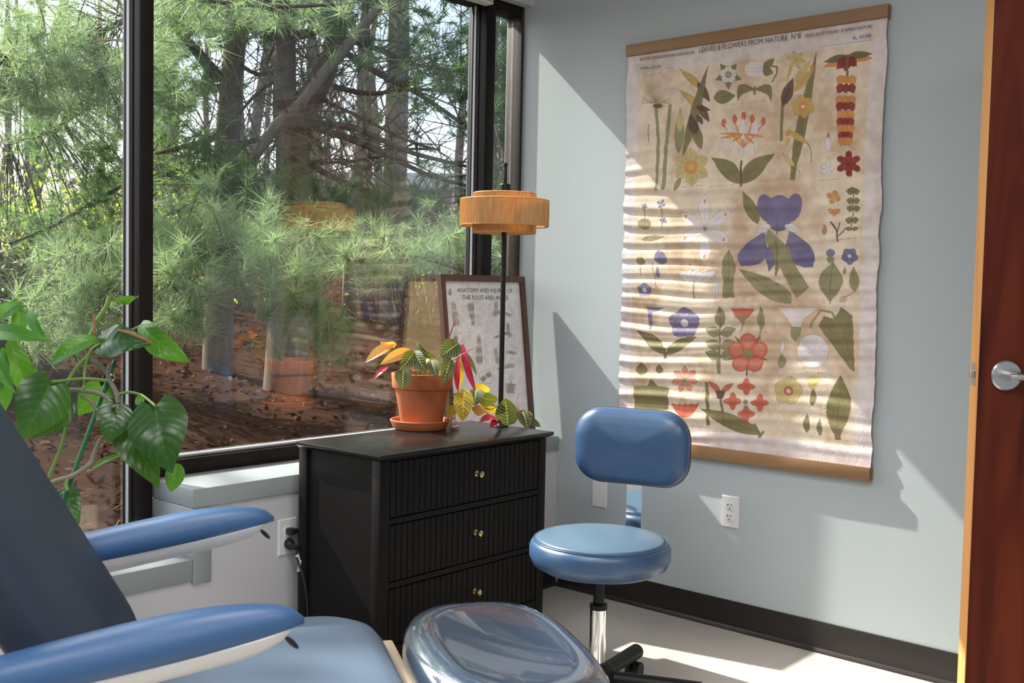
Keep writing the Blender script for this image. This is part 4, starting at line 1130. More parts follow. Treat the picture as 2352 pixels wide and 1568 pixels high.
def foot(pts, w, col, lines=5):
    """bones or muscles as strands that run side by side along the drawing"""
    n = 4
    for k in range(n):
        o = (k-(n-1)/2)/n
        P = []
        for i, p in enumerate(pts):
            q0, q1 = pts[max(i-1, 0)], pts[min(i+1, len(pts)-1)]
            dx, dy = q1[0]-q0[0], q1[1]-q0[1]; l = math.hypot(dx, dy) or 1
            ww = w[min(i, len(w)-1)]
            P.append(E5(p[0]-dy/l*ww*o*0.8, p[1]+dx/l*ww*o*0.8))
        for i in range(len(P)-1):
            ww = w[min(i, len(w)-1)]/3.92/n*1.0
            c2 = tuple(x*(0.85+0.15*((k+i) % 2)) for x in col)
            e = 0.06
            pn.leaf((P[i][0]-(P[i+1][0]-P[i][0])*e, P[i][1]-(P[i+1][1]-P[i][1])*e), (P[i+1][0]+(P[i+1][0]-P[i][0])*e, P[i+1][1]+(P[i+1][1]-P[i][1])*e), ww, c2, (0.40, 0.35, 0.32), pw=1.0)
foot([(865,290), (880,370), (890,430), (905,500)], [42, 60, 58], bone)
foot([(875,380), (870,440), (880,500)], [40, 30], bone)
foot([(1020,290), (1030,380), (1045,450), (1045,500)], [75, 65, 40], (0.50, 0.42, 0.38))
foot([(1255,285), (1252,360), (1235,415)], [32, 55], bone); foot([(1250,380), (1310,380), (1385,410)], [40, 30], bone)
foot([(1360,480), (1362,560), (1385,600)], [30, 45], bone); foot([(1370,560), (1300,585), (1235,610)], [34, 24], (0.35, 0.32, 0.30))
foot([(888,585), (890,680), (905,800)], [46, 40], (0.40, 0.28, 0.27)); foot([(1095,585), (1098,680), (1100,760), (1100,850)], [34, 58, 70], flesh)
foot([(1245,705), (1258,770), (1265,840)], [40, 44], bone); foot([(1345,735), (1435,750)], [34], (0.48, 0.44, 0.42)); foot([(1265,890), (1340,870), (1415,860)], [22, 44], bone)
foot([(1115,1000), (1160,960), (1210,930)], [50, 52], (0.36, 0.33, 0.31)); foot([(1340,1060), (1430,1070)], [110], (0.47, 0.42, 0.38)); foot([(1385,1000), (1385,1050)], [14], grey)
for k in range(6): pn.line([E5(1340+2*k, 1035+14*k), E5(1425-2*k, 1040+14*k)], 0.9, (0.33, 0.29, 0.27), 0.8)
pn.line([E5(1100,925), E5(1210,920), E5(1215,1018), E5(1105,1022), E5(1100,925)], 0.8, grey, 0.9)
pn.ell(E5(838,185), 3, 6, (0.45, 0.42, 0.43)); pn.ell(E5(832,205), 4, 6, (0.5, 0.47, 0.47)); pn.ell(E5(842,212), 3, 5, (0.42, 0.4, 0.4))
def post_pos(S, T):
    h = FH-bw+0.002-PHs*T
    x = f_tl.x+bw-0.002+PWs*S
    return x+0*h, f_bot_y+up.y*h+nrm.y*0.008, fzb+up.z*h+nrm.z*0.008
sheet('print_sheet', 300, 400, post_pos, pn.c, 'poster_print', po, PO)
for (body, h, wd, sz_) in (('ANATOMY AND INJURIES OF', FH-0.066, 0.318, 0.024), ('THE FOOT AND ANKLE', FH-0.094, 0.262, 0.024)):
    xo = FW/2+0.012
    text_mesh('lettering', body, sz_, wd, 'ink', po, lambda x, y, h=h: fp(xo+x, h+y, 0.0088))
# ------------------------------------------------------------------ hanging botanical scroll
XP = 3.334
sTL, sTR, sBR = on(1442, 129, 0, XP), on(2043, 36, 0, XP), on(1998, 1076, 0, XP)
SY0, SY1, SZ0, SZ1 = sTL.y, sBR.y-0.002, sTL.z+0.004, sBR.z
SW, SH = SY0-SY1, SZ0-SZ1
sc = thing('botanical_scroll', 'large aged paper chart of leaves and flowers hanging between wooden bars', 'wall scroll', (XP, (SY0+SY1)/2, SZ1))
SL = Vector(sc.location)
for (nm, za, zb, ya, yb) in (('hanger_bar', SZ0-0.006, SZ0+0.035, SY1-0.004, SY0+0.003), ('hanger_bar', SZ1-0.040, SZ1+0.004, SY1-0.002, SY0+0.006)):
    build(MB().rbox(3.3235, 3.3325, ya, yb, za, zb, 0.0015).rbox(3.3355, 3.3500, ya, yb, za, zb, 0.0015).box(3.332, 3.336, ya+0.004, yb-0.004, za+0.003, zb-0.003), nm, 'bar_wood', sc, True, SL)
def sto(px, py):
    p = on(px, py, 0, XP); return ((SY0-p.y)/SW, (SZ0-p.z)/SH)
NX, NY = 470, 690
pt = Paint(NX, NY, sto)
def vnoise(nx, ny, cells, seed):
    r = np.random.default_rng(seed); cy = int(cells*ny/nx)+2; cx = cells+2
    g = r.random((cy, cx)); ys = np.linspace(0, cy-1.001, ny); xs = np.linspace(0, cx-1.001, nx)
    yi, xi = ys.astype(int), xs.astype(int); fy, fx = (ys-yi)[:, None], (xs-xi)[None]
    fy, fx = fy*fy*(3-2*fy), fx*fx*(3-2*fx)
    a = g[np.ix_(yi, xi)]; b = g[np.ix_(yi, xi+1)]; c = g[np.ix_(yi+1, xi)]; d = g[np.ix_(yi+1, xi+1)]
    return (a*(1-fx)+b*fx)*(1-fy)+(c*(1-fx)+d*fx)*fy
stain = 0.5*vnoise(NX, NY, 7, 1)+0.3*vnoise(NX, NY, 19, 2)+0.2*vnoise(NX, NY, 60, 3)
paper, paper2 = np.array((0.78, 0.64, 0.50)), np.array((0.60, 0.42, 0.28))
edge, edge2 = np.array((0.76, 0.67, 0.66)), np.array((0.65, 0.53, 0.49))
k = np.clip((stain-0.44)*3.4, 0, 1)[..., None]
pt.c[:] = edge*(1-k)+edge2*k
ins = (pt.S > 0.050) & (pt.S < 0.945) & (pt.T > 0.055) & (pt.T < 0.955)
pt.c[:] = np.where(ins[..., None], paper*(1-k)+paper2*k, pt.c)
A7 = lambda x, y: (1400+x/2.8, y/2.8)
B8 = lambda x, y: (1400+x/2.703, 540+y/2.703)
def scaled(cv, f):
    class Q: pass
    q = Q()
    q.leaf = lambda b, t, w, col, rib=None, bend=0, pw=0.8, alpha=1: pt.leaf(cv(*b), cv(*t), w/f, col, rib, bend/f, pw, alpha)
    q.line = lambda P, w, col, alpha=1: pt.line([cv(*p) for p in P], w/f, col, alpha)
    q.ell = lambda c, rx, ry, col, rot=0, alpha=1: pt.ell(cv(*c), rx/f, ry/f, col, rot, alpha)
    q.flower = lambda c, r, n, col, eye, er, a0=0, w=0.62, vein=None: pt.flower(cv(*c), r/f, n, col, eye, er/f, a0, w, vein)
    q.poly = lambda P, col, alpha=1: pt.poly([cv(*p) for p in P], col, alpha)
    return q
a, b8 = scaled(A7, 2.8), scaled(B8, 2.703)
GR, GR2, GRD, BRN = (0.205, 0.175, 0.070), (0.28, 0.25, 0.125), (0.135, 0.135, 0.060), (0.13, 0.065, 0.045)
YEL, YEL2, ORA, RED, REDD = (0.58, 0.38, 0.12), (0.60, 0.47, 0.20), (0.66, 0.26, 0.07), (0.56, 0.13, 0.08), (0.26, 0.03, 0.025)
WHT, VIO, VIO2, PNK, LINE = (0.74, 0.66, 0.66), (0.155, 0.135, 0.255), (0.20, 0.175, 0.30), (0.62, 0.24, 0.17), (0.30, 0.22, 0.15)
# border line
for e in (((200,465), (1690,255)), ((1690,255), (1640,1568))): a.line(e, 1.6, LINE, 0.7)
# column 1: umbel on tall stem and yellow trumpets
a.line([(298,680), (310,900), (300,1225)], 20, GR2); a.line([(390,670), (360,950), (345,1220)], 24, GR2); a.line([(245,800), (248,915)], 6, LINE)
for k in range(22):
    an = math.pi*(1.0+k/21*1.05)-0.1
    a.line([(300,660), (300+95*math.cos(an), 660+ (120 if 4 < k < 18 else 70)*math.sin(an))], 4, GR2, 0.8)
    a.ell((300+110*math.cos(an), 650+150*math.sin(an)), 9, 7, WHT, alpha=0.5)
a.ell((310,680), 30, 16, BRN)
for (cx, cy) in ((510,500), (505,630)):
    for k in range(4): a.leaf((cx+75, cy+50), (cx-60+18*k, cy-25+ (k-1.5)*22), 42, YEL if k % 2 else YEL2, LINE)
    a.leaf((cx+60, cy+30), (cx+135, cy+155), 52, BRN)
a.leaf((470,1000), (635,420), 60, GR, GRD); a.leaf((440,985), (455,695), 60, GR2); a.leaf((450,850), (455,690), 44, YEL2, LINE); a.leaf((590,960), (520,740), 62, GR, None); a.leaf((555,860), (515,740), 64, BRN)
a.leaf((560,740), (600,800), 34, BRN); a.leaf((560,690), (650,708), 34, BRN); a.leaf((420,1225), (455,1130), 34, GR2)
a.flower((525,1075), 120, 6, YEL2, ORA, 42, 0.5, 0.62, LINE); a.ell((525,1075), 22, 22, YEL)
# top centre: star flower, bell, leaves
for k in range(5): a.leaf((765,480), (765+88*math.cos(-1.57+0.62+k*1.257), 485+92*math.sin(-1.57+0.62+k*1.257)), 44, GR, GRD)
a.flower((765,480), 58, 5, WHT, GR2, 22, -1.57, 0.85, LINE); a.ell((765,480), 10, 10, YEL)
a.poly([(870,430), (905,398), (985,400), (1000,440), (985,490), (905,490), (875,475)], WHT); a.line([(880,440), (995,436)], 3, (0.5, 0.46, 0.5)); a.line([(880,460), (990,462)], 3, (0.5, 0.46, 0.5))
a.leaf((990,440), (1060,375), 46, GR); a.leaf((985,450), (1050,470), 60, GR); a.line([(1040,425), (1078,430), (1075,470), (1045,530)], 10, GR)
a.leaf((668,630), (808,615), 88, GR, GRD); a.leaf((935,575), (825,650), 62, GR, GRD, 48); a.leaf((935,575), (1038,650), 62, GR, GRD, -48); a.line([(935,555), (932,610)], 14, GR)
# honeysuckle
for (x, h) in ((735,790), (805,765), (862,745), (918,765), (990,780)): a.line([(862,950), (x, h+20)], 10, ORA if x % 2 else PNK); a.ell((x, h), 16, 28, RED)
a.leaf((855,905), (858,755), 50, WHT); a.leaf((760,900), (735,790), 48, WHT, None, 30); a.leaf((945,900), (975,790), 48, WHT, None, -30)
for (x, y) in ((700,890), (770,925), (1005,880), (935,930), (700,860)): a.leaf((860,860), (x, y), 18, ORA)
a.leaf((850,1015), (848,930), 30, WHT)
for x in (700, 775, 935): a.leaf((x+20,900), (x,985), 20, WHT)
a.line([(847,1030), (846,1200)], 14, BRN); a.leaf((840,1180), (655,1015), 105, GR, GRD, 18); a.leaf((850,1180), (1062,990), 105, GR, GRD, -18)
# narcissus column
a.leaf((1170,1160), (1330,330), 66, GR, GRD); a.line([(1175,1160), (1240,780)], 34, GR); a.line([(1105,905), (1112,690), (1160,560)], 20, GR); a.leaf((1115,680), (1180,500), 70, BRN)
a.flower((1200,385), 62, 6, YEL2, YEL, 16, 0.2, 0.5, LINE); a.leaf((1175,400), (1135,530), 22, YEL); a.leaf((1180,590), (1315,440), 52, YEL, LINE); a.leaf((1190,530), (1290,390), 48, YEL2, LINE); a.ell((1298,440), 14, 22, ORA)
a.flower((1245,685), 78, 6, YEL, ORA, 30, 0.3, 0.7, LINE); a.ell((1245,685), 11, 11, WHT); a.leaf((1150,840), (1290,930), 40, YEL, LINE); a.leaf((1160,880), (1135,950), 24, YEL); a.ell((1152,852), 14, 26, ORA, 0.4)
a.line([(1275,915), (1298,960), (1302,1045)], 7, GR2); a.leaf((1195,1070), (1110,985), 34, YEL2, LINE); a.line([(1195,1070), (1228,1110)], 5, GR2)
# red column at the right
for (t, m) in (((1375,430), ORA), ((1685,375), ORA)): a.leaf((1530,370), t, 50, m); a.leaf((1530,360), (t[0], t[1]-30), 46, GRD)
for (x, y) in ((1470,415), (1525,430), (1585,400), (1600,395)): a.leaf((1530,370), (x-15, y+30), 60, REDD)
a.line([(1528,350), (1522,560)], 16, GRD)
for j, (cy, w) in enumerate(((520,70), (575,70), (650,75), (690,70), (745,62), (790,62), (835,60), (880,45), (915,38))):
    col = REDD if j % 2 else ORA
    for k in (-1, 0, 1): a.leaf((1522+k*w*0.35, cy-35), (1522+k*w*0.75, cy+25), 52, col)
for k in range(6): a.leaf((1543,1052), (1543+85*math.cos(k*1.047+0.52), 1052+85*math.sin(k*1.047+0.52)), 46, REDD); a.ell((1543+62*math.cos(k*1.047+0.52), 1052+62*math.sin(k*1.047+0.52)), 22, 22, REDD)
a.leaf((1410,880), (1410,980), 42, WHT); a.flower((1405,1085), 45, 5, WHT, WHT, 10, 0, 0.7); a.ell((1410,870), 10, 18, GR2)
# orange small flowers and sprig
a.flower((1437,1268), 46, 4, ORA, YEL, 10, 0.4, 0.85, LINE); a.leaf((1440,1370), (1400,1345), 30, ORA); a.leaf((1440,1370), (1480,1345), 30, ORA); a.leaf((1440,1390), (1440,1340), 26, ORA)
a.line([(1470,1555), (1465,1480), (1425,1425)], 12, BRN); a.line([(1468,1490), (1485,1430)], 8, BRN); a.line([(1475,1520), (1525,1465)], 8, BRN)
a.line([(1562,1215), (1560,1480)], 7, GR)
for y in (1225, 1285, 1335, 1410, 1465):
    for s in (-1, 1): a.leaf((1562, y+10), (1562+s*44, y), 42 if y < 1450 else 26, GR, GRD)
a.leaf((1562,1240), (1562,1200), 50, GR); a.leaf((1385,1510), (1385,1445), 32, GR2); a.ell((1385,1455), 10, 14, ORA)
# white clematis, small violets at the left
for (tx, ty) in ((613,1245), (780,1350), (770,1560), (615,1700), (445,1550), (455,1370)): a.leaf((610,1470), (tx, ty), 78, WHT, (0.5, 0.45, 0.46), pw=1.25); a.ell((610+(tx-610)*0.78, 1470+(ty-1470)*0.78), 9, 14, ORA)
a.ell((610,1470), 12, 12, GR2)
for (x, y, r) in ((335,1310,30), (345,1420,24), (230,1325,20)): a.flower((x, y), r, 4, VIO2, VIO, 6, 0.4, 0.8)
a.ell((225,1440), 42, 36, GR2); a.line([(340,1300), (335,1470)], 6, GR2); a.line([(228,1330), (225,1470)], 6, GR2); a.leaf((200,1540), (350,1520), 40, GR2)
# iris
a.leaf((955,1440), (855,1230), 78, GR, GRD)
for (c, rx, ry, r) in (((1005,1340), 55, 92, -0.25), ((1180,1335), 52, 95, 0.25), ((1090,1370), 92, 118, 0)): a.ell(c, rx, ry, VIO, r)
a.ell((1090,1365), 84, 108, VIO2, 0, 0.5); a.line([(1075,1510), (1080,1400)], 14, (0.16, 0.12, 0.2), 0.6)
b8.leaf((960,-30), (815,190), 150, VIO, None, -28, 1.2); b8.leaf((1120,-40), (1262,200), 160, VIO, None, 28, 1.2); b8.ell((850,130), 55, 60, VIO, 0.4); b8.ell((1215,140), 60, 62, VIO, -0.3); b8.leaf((1030,30), (990,225), 80, VIO)
b8.leaf((1005,-60), (905,-20), 50, WHT); b8.leaf((1090,-60), (1190,-25), 50, WHT)
b8.poly([(960,20), (985,-40), (1040,10), (1110,70), (1130,150), (1245,325), (1160,395), (1060,200), (1030,260), (1020,120)], GR2); b8.line([(1035,30), (1040,250)], 10, GR)
for o in range(5): b8.line([(1075+o*14, 130+o*-8), (1165+o*16, 380-o*14)], 2.5, GRD, 0.6)
b8.leaf((1130,420), (805,210), 110, GR2, GRD); b8.leaf((1125,425), (1035,290), 70, GR2, GRD); b8.leaf((740,390), (740,90), 84, GR2, GRD, 0, 1.4); b8.poly([(700,390), (775,390), (768,280), (706,280)], GR2)
# middle left: white lily, violet bells, gentian
for k in range(5): b8.leaf((525,300), (430+k*60, 195-abs(2-k)*-12), 60, WHT, (0.5, 0.46, 0.46))
b8.line([(522,290), (522,395)], 10, GR2); b8.leaf((655,400), (660,240), 38, WHT, GR2); b8.ell((560,180), 8, 8, ORA); b8.ell((498,180), 8, 8, ORA)
b8.leaf((330,180), (300,90), 70, VIO2, VIO); b8.leaf((335,180), (330,100), 50, VIO2); b8.ell((195,160), 28, 26, GR2); b8.line([(195,180), (190,260)], 5, GR2); b8.line([(265,170), (290,330)], 6, GR2); b8.leaf((298,265), (300,195), 26, VIO2)
b8.flower((215,340), 46, 5, VIO2, WHT, 14, -1.57, 0.9, VIO)
b8.poly([(225,445), (345,448), (270,480), (262,585), (245,585), (240,480)], VIO2); b8.flower((465,545), 100, 5, VIO2, WHT, 24, -1.57, 0.95, VIO)
b8.leaf((345,740), (170,590), 72, GR, GRD, 12); b8.leaf((350,740), (540,630), 66, GR, GRD, -10); b8.line([(345,700), (345,770)], 16, GR)
# rose, pinnate leaf
b8.line([(685,520), (680,860)], 12, GR); b8.leaf((688,570), (685,440), 64, GR2, GRD)
for (y, w) in ((600,85), (680,85), (745,72)):
    for s in (-1, 1): b8.leaf((688, y+15), (688+s*95, y-20), 62, GR2, GRD)
b8.poly([(665,770), (692,770), (690,862), (668,862)], GR2)
b8.poly([(750,455), (900,455), (870,505), (820,545), (780,505)], RED); b8.poly([(785,500), (860,500), (828,560)], GR2); b8.line([(825,550), (815,600)], 8, GR2)
b8.leaf((940,590), (938,440), 44, GR2, GRD); b8.line([(938,580), (930,650)], 10, GR2)
for k in range(5): b8.leaf((855,735), (855+140*math.cos(-1.57+0.63+k*1.257), 735+140*math.sin(-1.57+0.63+k*1.257)), 20, GRD)
for k in range(5):
    an = -1.57+k*1.257
    b8.ell((858+72*math.cos(an), 735+72*math.sin(an)), 56, 54, RED, an); b8.ell((858+76*math.cos(an), 735+76*math.sin(an)), 36, 40, PNK, an, 0.7)
b8.ell((858,735), 30, 30, GR2); b8.line([(850,850), (850,880)], 8, GRD)
# right side: blue flower, leaf, bindweed
b8.flower((1488,130), 54, 5, VIO, WHT, 12, 0.3, 0.85, VIO2); b8.ell((1370,110), 28, 24, VIO); b8.leaf((1370,175), (1368,120), 46, GR2)
b8.leaf((1370,415), (1385,170), 150, GR2, GRD, 0, 1.1); b8.line([(1370,400), (1372,430)], 8, GR2); b8.leaf((1530,350), (1515,195), 62, GR2, GRD); b8.leaf((1462,245), (1462,195), 24, GR2); b8.line([(1530,350), (1450,390)], 5, BRN); b8.ell((1452,398), 24, 22, (0.45, 0.3, 0.26), 0, 0.7)
b8.poly([(1040,448), (1285,455), (1200,520), (1175,590), (1140,590), (1110,520)], WHT); b8.poly([(1122,565), (1190,570), (1180,630), (1150,660), (1125,630)], GR2); b8.line([(1240,575), (1270,520), (1310,465), (1380,480), (1400,520)], 14, GR2)
b8.poly([(1295,565), (1330,500), (1390,520), (1440,445), (1508,500), (1518,850), (1490,830)], GR); b8.line([(1400,520), (1505,830)], 5, GR2)
b8.ell((1260,720), 101, 108, (0.40, 0.34, 0.32), 0, 0.7); b8.ell((1260,720), 97, 104, WHT); [b8.line([(1260,720), (1260+95*math.cos(k*1.257), 720+100*math.sin(k*1.257))], 3, (0.52, 0.48, 0.52)) for k in range(5)]
b8.leaf((1068,825), (1068,735), 52, GR2, GRD); b8.leaf((1068,740), (1075,640), 22, WHT)
# bottom row
b8.poly([(150,935), (235,935), (262,890), (300,935), (370,945), (360,1085), (150,1085)], GR); b8.leaf((200,870), (205,790), 70, GR); b8.leaf((310,860), (312,800), 44, GR)
b8.flower((470,895), 85, 7, PNK, GR2, 16, 0.2, 0.45); b8.poly([(375,1050), (555,1045), (500,1130), (440,1130)], PNK)
for k in range(5): b8.leaf((465,1130), (385+k*42, 1040), 36, RED)
b8.line([(605,910), (612,1180)], 22, GR); b8.line([(690,990), (708,1185)], 16, GR); b8.leaf((690,970), (615,905), 34, RED); b8.leaf((695,970), (775,918), 34, RED); b8.poly([(655,965), (720,965), (705,1015), (670,1015)], BRN)
b8.leaf((940,1235), (560,1075), 92, GR, GRD); b8.line([(895,1170), (935,1255)], 20, GR); b8.line([(955,1215), (930,1255)], 16, GR)
for (cx, cy) in ((850,940), (765,1030), (935,1040), (848,1110)): b8.ell((cx, cy), 58, 24, RED); b8.ell((cx, cy), 24, 56, RED)
b8.line([(810,1060), (890,1010)], 12, WHT); b8.line([(815,1010), (885,1065)], 12, WHT); b8.ell((848,1035), 16, 16, GR2)
b8.flower((1110,965), 92, 5, YEL2, RED, 30, -1.4, 0.95, YEL); b8.ell((1110,968), 14, 14, WHT)
b8.poly([(1215,890), (1260,870), (1310,890), (1275,960), (1245,960)], YEL2); b8.leaf((1262,1060), (1262,950), 40, GR, GRD); b8.leaf((1225,1225), (1228,1110), 42, GR, GRD); b8.leaf((1305,1245), (1308,1140), 34, GR, GRD)
b8.leaf((1415,1270), (1430,870), 150, GR, GRD, 0, 1.0); b8.line([(1415,1210), (1415,1270)], 40, GR); b8.poly([(1050,1090), (1190,1090), (1140,1160), (1090,1160)], YEL2, 0.5)
# small captions under the drawings
for (x0, x1, y, cv) in ((740,1000,675,A7), (980,1150,1165,A7), (1310,1600,1165,A7), (450,610,1205,A7), (650,800,1200,A7), (1420,1600,1545,A7), (1390,1495,438,B8), (1215,1340,850,B8), (630,800,1215,B8), (200,300,715,B8)):
    r = random.Random(x0); x = x0
    while x < x1:
        w = r.uniform(8, 26); p0, p1 = cv(x, y-(x-x0)*0.10*(1 if cv is A7 else -0.3)), cv(min(x1, x+w), y-(x+w-x0)*0.10*(1 if cv is A7 else -0.3))
        pt.line([p0, p1], 2.0, LINE, 0.55); x += w+r.uniform(4, 8)
def wave(S, T):
    grow = np.clip((T-0.12)/0.30, 0, 1)**1.2
    amp = 0.0027*grow*(1.0-0.45*np.clip(S, 0, 1)) + 0.0004
    ph = T*150 + 2.2*np.sin(T*9+0.7) + 1.1*np.sin(S*4.2+T*5) + 0.5*np.sin(S*11+T*21)
    h = amp*(np.sin(ph)+0.35*np.sin(ph*1.93+S*3+1))
    h += 0.0014*np.sin(T*23+S*2)*grow
    end = np.clip(np.minimum(T, 1-T)/0.02, 0, 1)
    return h*end
def spos(S, T):
    h = wave(S, T)
    yy = SY0 - SW*S + 0.0035*np.sin(T*31+2*np.sin(T*13))*(S*2-1)*np.clip(np.minimum(T, 1-T)/0.04, 0, 1)
    return XP - h, yy, SZ0 - SH*T
sheet('paper_sheet', NX, NY, spos, pt.c, 'scroll_print', sc, SL)
def scroll_text(body, size, p0, p1, rise=0.0):
    q0, q1 = on(*p0, 0, XP-0.0035), on(*p1, 0, XP-0.0035)
    wd = abs(q0.y-q1.y); cy_ = (q0.y+q1.y)/2; cz = (q0.z+q1.z)/2; sl_ = (q1.z-q0.z)/wd
    text_mesh('lettering', body, size, wd, 'ink_brown', sc, lambda x, y: (XP-0.0035, cy_-x, cz+sl_*x+y))
scroll_text('LEAVES & FLOWERS FROM NATURE  N\u00ba8', 0.026, A7(575,338), A7(1228,245))
scroll_text('BLATTER UND BLUMEN NACH DER NATUR', 0.015, A7(195,390), A7(545,345))
scroll_text('FEUILLES ET FLEURS  D\u2019APRES NATURE', 0.015, A7(1260,240), A7(1690,178))
scroll_text('TAFEL XCVIII', 0.015, A7(195,450), A7(328,435))
scroll_text('PL. XCVIII', 0.015, A7(1565,255), A7(1680,238))

# ------------------------------------------------------------------ floor plants behind the treatment chair
PH = lambda x, y: (x/2.4117, 600+y/2.4117)
def floor_pot(par, r, h, m):
    L = Vector(par.location)
    build(MB().lathe([(0.0, 0.0), (r*0.72, 0.0), (r*0.75, 0.01), (r*0.96, h-0.03), (r, h-0.03), (r, h), (r*0.92, h), (r*0.88, h-0.03), (0.0, h-0.03)], 48), 'pot', m, par, True)
    build(MB().lathe([(0.0, h-0.026), (r*0.885, h-0.029)], 32, close=False), 'soil', 'soil', par, True)
phl = thing('philodendron', 'glossy heart leaved philodendron tied to a green cane by the window', 'plant', (1.235, 2.46, 0))
M['grey_pot'] = mat('grey_plant_pot', (0.25, 0.25, 0.26), 0.5)
floor_pot(phl, 0.13, 0.26, 'grey_pot')
DP = 2.62
def PLf(b, t, w, m, d0, d1, **k):
    k.setdefault('kind', 'heart')
    return leaf(phl, dep(*PH(*b), d0), dep(*PH(*t), d1), w/2.4117/F_PX*(d0+d1)/2, m, **k)
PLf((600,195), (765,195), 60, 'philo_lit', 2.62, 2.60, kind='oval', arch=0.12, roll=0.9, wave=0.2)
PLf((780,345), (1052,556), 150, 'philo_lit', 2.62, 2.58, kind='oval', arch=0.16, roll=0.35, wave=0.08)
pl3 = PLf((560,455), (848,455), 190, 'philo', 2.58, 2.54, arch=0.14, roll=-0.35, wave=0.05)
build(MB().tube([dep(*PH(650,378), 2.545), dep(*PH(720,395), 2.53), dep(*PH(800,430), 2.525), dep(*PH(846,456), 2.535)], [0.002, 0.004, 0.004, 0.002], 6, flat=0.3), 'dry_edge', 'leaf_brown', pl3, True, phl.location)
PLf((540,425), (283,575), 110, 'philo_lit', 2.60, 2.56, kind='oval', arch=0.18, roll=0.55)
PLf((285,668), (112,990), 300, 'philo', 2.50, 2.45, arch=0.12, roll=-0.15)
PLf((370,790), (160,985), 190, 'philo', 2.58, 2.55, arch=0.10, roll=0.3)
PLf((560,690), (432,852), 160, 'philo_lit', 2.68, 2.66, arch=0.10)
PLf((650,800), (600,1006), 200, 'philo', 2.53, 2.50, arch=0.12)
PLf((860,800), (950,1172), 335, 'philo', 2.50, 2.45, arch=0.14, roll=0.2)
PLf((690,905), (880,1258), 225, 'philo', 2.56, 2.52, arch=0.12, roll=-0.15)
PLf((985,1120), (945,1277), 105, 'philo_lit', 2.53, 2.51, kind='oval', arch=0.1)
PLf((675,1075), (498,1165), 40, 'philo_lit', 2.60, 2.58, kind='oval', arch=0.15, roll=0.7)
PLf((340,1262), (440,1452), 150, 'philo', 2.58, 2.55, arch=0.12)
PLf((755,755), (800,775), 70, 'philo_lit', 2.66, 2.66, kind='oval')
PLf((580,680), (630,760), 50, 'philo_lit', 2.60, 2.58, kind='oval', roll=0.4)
PHL = Vector(phl.location)
stake_top, stake_bot = dep(*PH(640,545), 2.60), dep(*PH(368,1280), 2.53)
dvec = (stake_bot-stake_top).normalized()
stake_end = stake_bot + dvec*((0.235-stake_bot.z)/dvec.z)
build(MB().tube([stake_top, stake_end], 0.0052, 12), 'cane', 'cane', phl, True, PHL)
# the pot stands under the cane's foot
phl.location = (stake_end.x+0.02, stake_end.y-0.02, 0)
for c in phl.children:
    if c.name.split('.')[0] not in ('pot', 'soil'): c.location = Vector(c.location)-(Vector(phl.location)-PHL)
PHN = Vector(phl.location)
def PS(pts, r, m, d=2.60):
    P = [dep(*PH(x, y), d-(0.09*max(0, (y-600)/700))+(dd[0] if dd else 0)) for (x, y, *dd) in pts]
    build(MB().tube(smoothpts(P, 5), r, 8), 'stem', m, phl, True, PHN)
PS([(610,570), (600,640), (640,720), (655,785)], 0.006, 'stem_grey', 2.585)
PS([(365,710), (460,715), (560,735), (620,785)], 0.0055, 'stem_grey', 2.58)
PS([(285,668,-0.07), (350,662,-0.05), (460,650,-0.01), (600,660)], 0.004, 'stem_green', 2.57)
PS([(500,545), (560,580), (590,620)], 0.006, 'stem_grey', 2.59)
PS([(360,690), (410,610), (480,530), (560,460)], 0.0045, 'stem_green', 2.58)
PS([(468,705), (470,600), (500,500), (555,455)], 0.0035, 'stem_green', 2.575)
PS([(660,735), (720,725), (790,745), (860,800,-0.07)], 0.0035, 'stem_green', 2.57)
PS([(560,985), (520,1070), (500,1120), (400,1190), (280,1230), (150,1330)], 0.0062, 'stem_grey', 2.60)
PS([(372,900), (330,1050), (262,1215), (200,1400)], 0.0045, 'stem_green', 2.63)
PS([(500,420), (540,330), (590,250), (610,195)], 0.0058, 'stem_green', 2.61)
PS([(520,400), (524,340), (518,295)], 0.0035, 'leaf_brown', 2.60)
PS([(655,785), (670,870), (560,985)], 0.005, 'stem_grey', 2.61)
PS([(720,385), (760,365), (800,345)], 0.0028, 'stem_green', 2.62)
PS([(450,745), (510,780), (545,825), (650,800,-0.06)], 0.0040, 'stem_grey', 2.59)
PS([(375,1270), (365,1235), (380,1190)], 0.0055, 'stem_green', 2.60)
base_c = Vector((PHN.x, PHN.y, 0.235))
lowp = dep(*PH(150,1330), 2.60)
build(MB().tube(smoothpts([lowp, (lowp+base_c)/2+Vector((-0.03, 0, 0.02)), base_c], 6), 0.006, 8), 'stem', 'stem_grey', phl, True, PHN)
lowp = dep(*PH(200,1400), 2.63)
build(MB().tube(smoothpts([lowp, (lowp+base_c)/2+Vector((-0.02, 0, 0.02)), base_c+Vector((0.02, 0.01, 0))], 6), 0.0045, 8), 'stem', 'stem_green', phl, True, PHN)
build(MB().tube(smoothpts([dep(*PH(590,660), 2.585), dep(*PH(620,625), 2.575), dep(*PH(635,650), 2.585), dep(*PH(600,670), 2.60), dep(*PH(565,660), 2.59), dep(*PH(570,635), 2.58)], 5), 0.0016, 6), 'tie', 'chrome', phl, True, PHN)
build(MB().tube(smoothpts([dep(*PH(395,1115), 2.60), dep(*PH(440,1122), 2.60), dep(*PH(480,1120), 2.605)], 4), 0.0014, 6), 'tie', 'cane', phl, True, PHN)

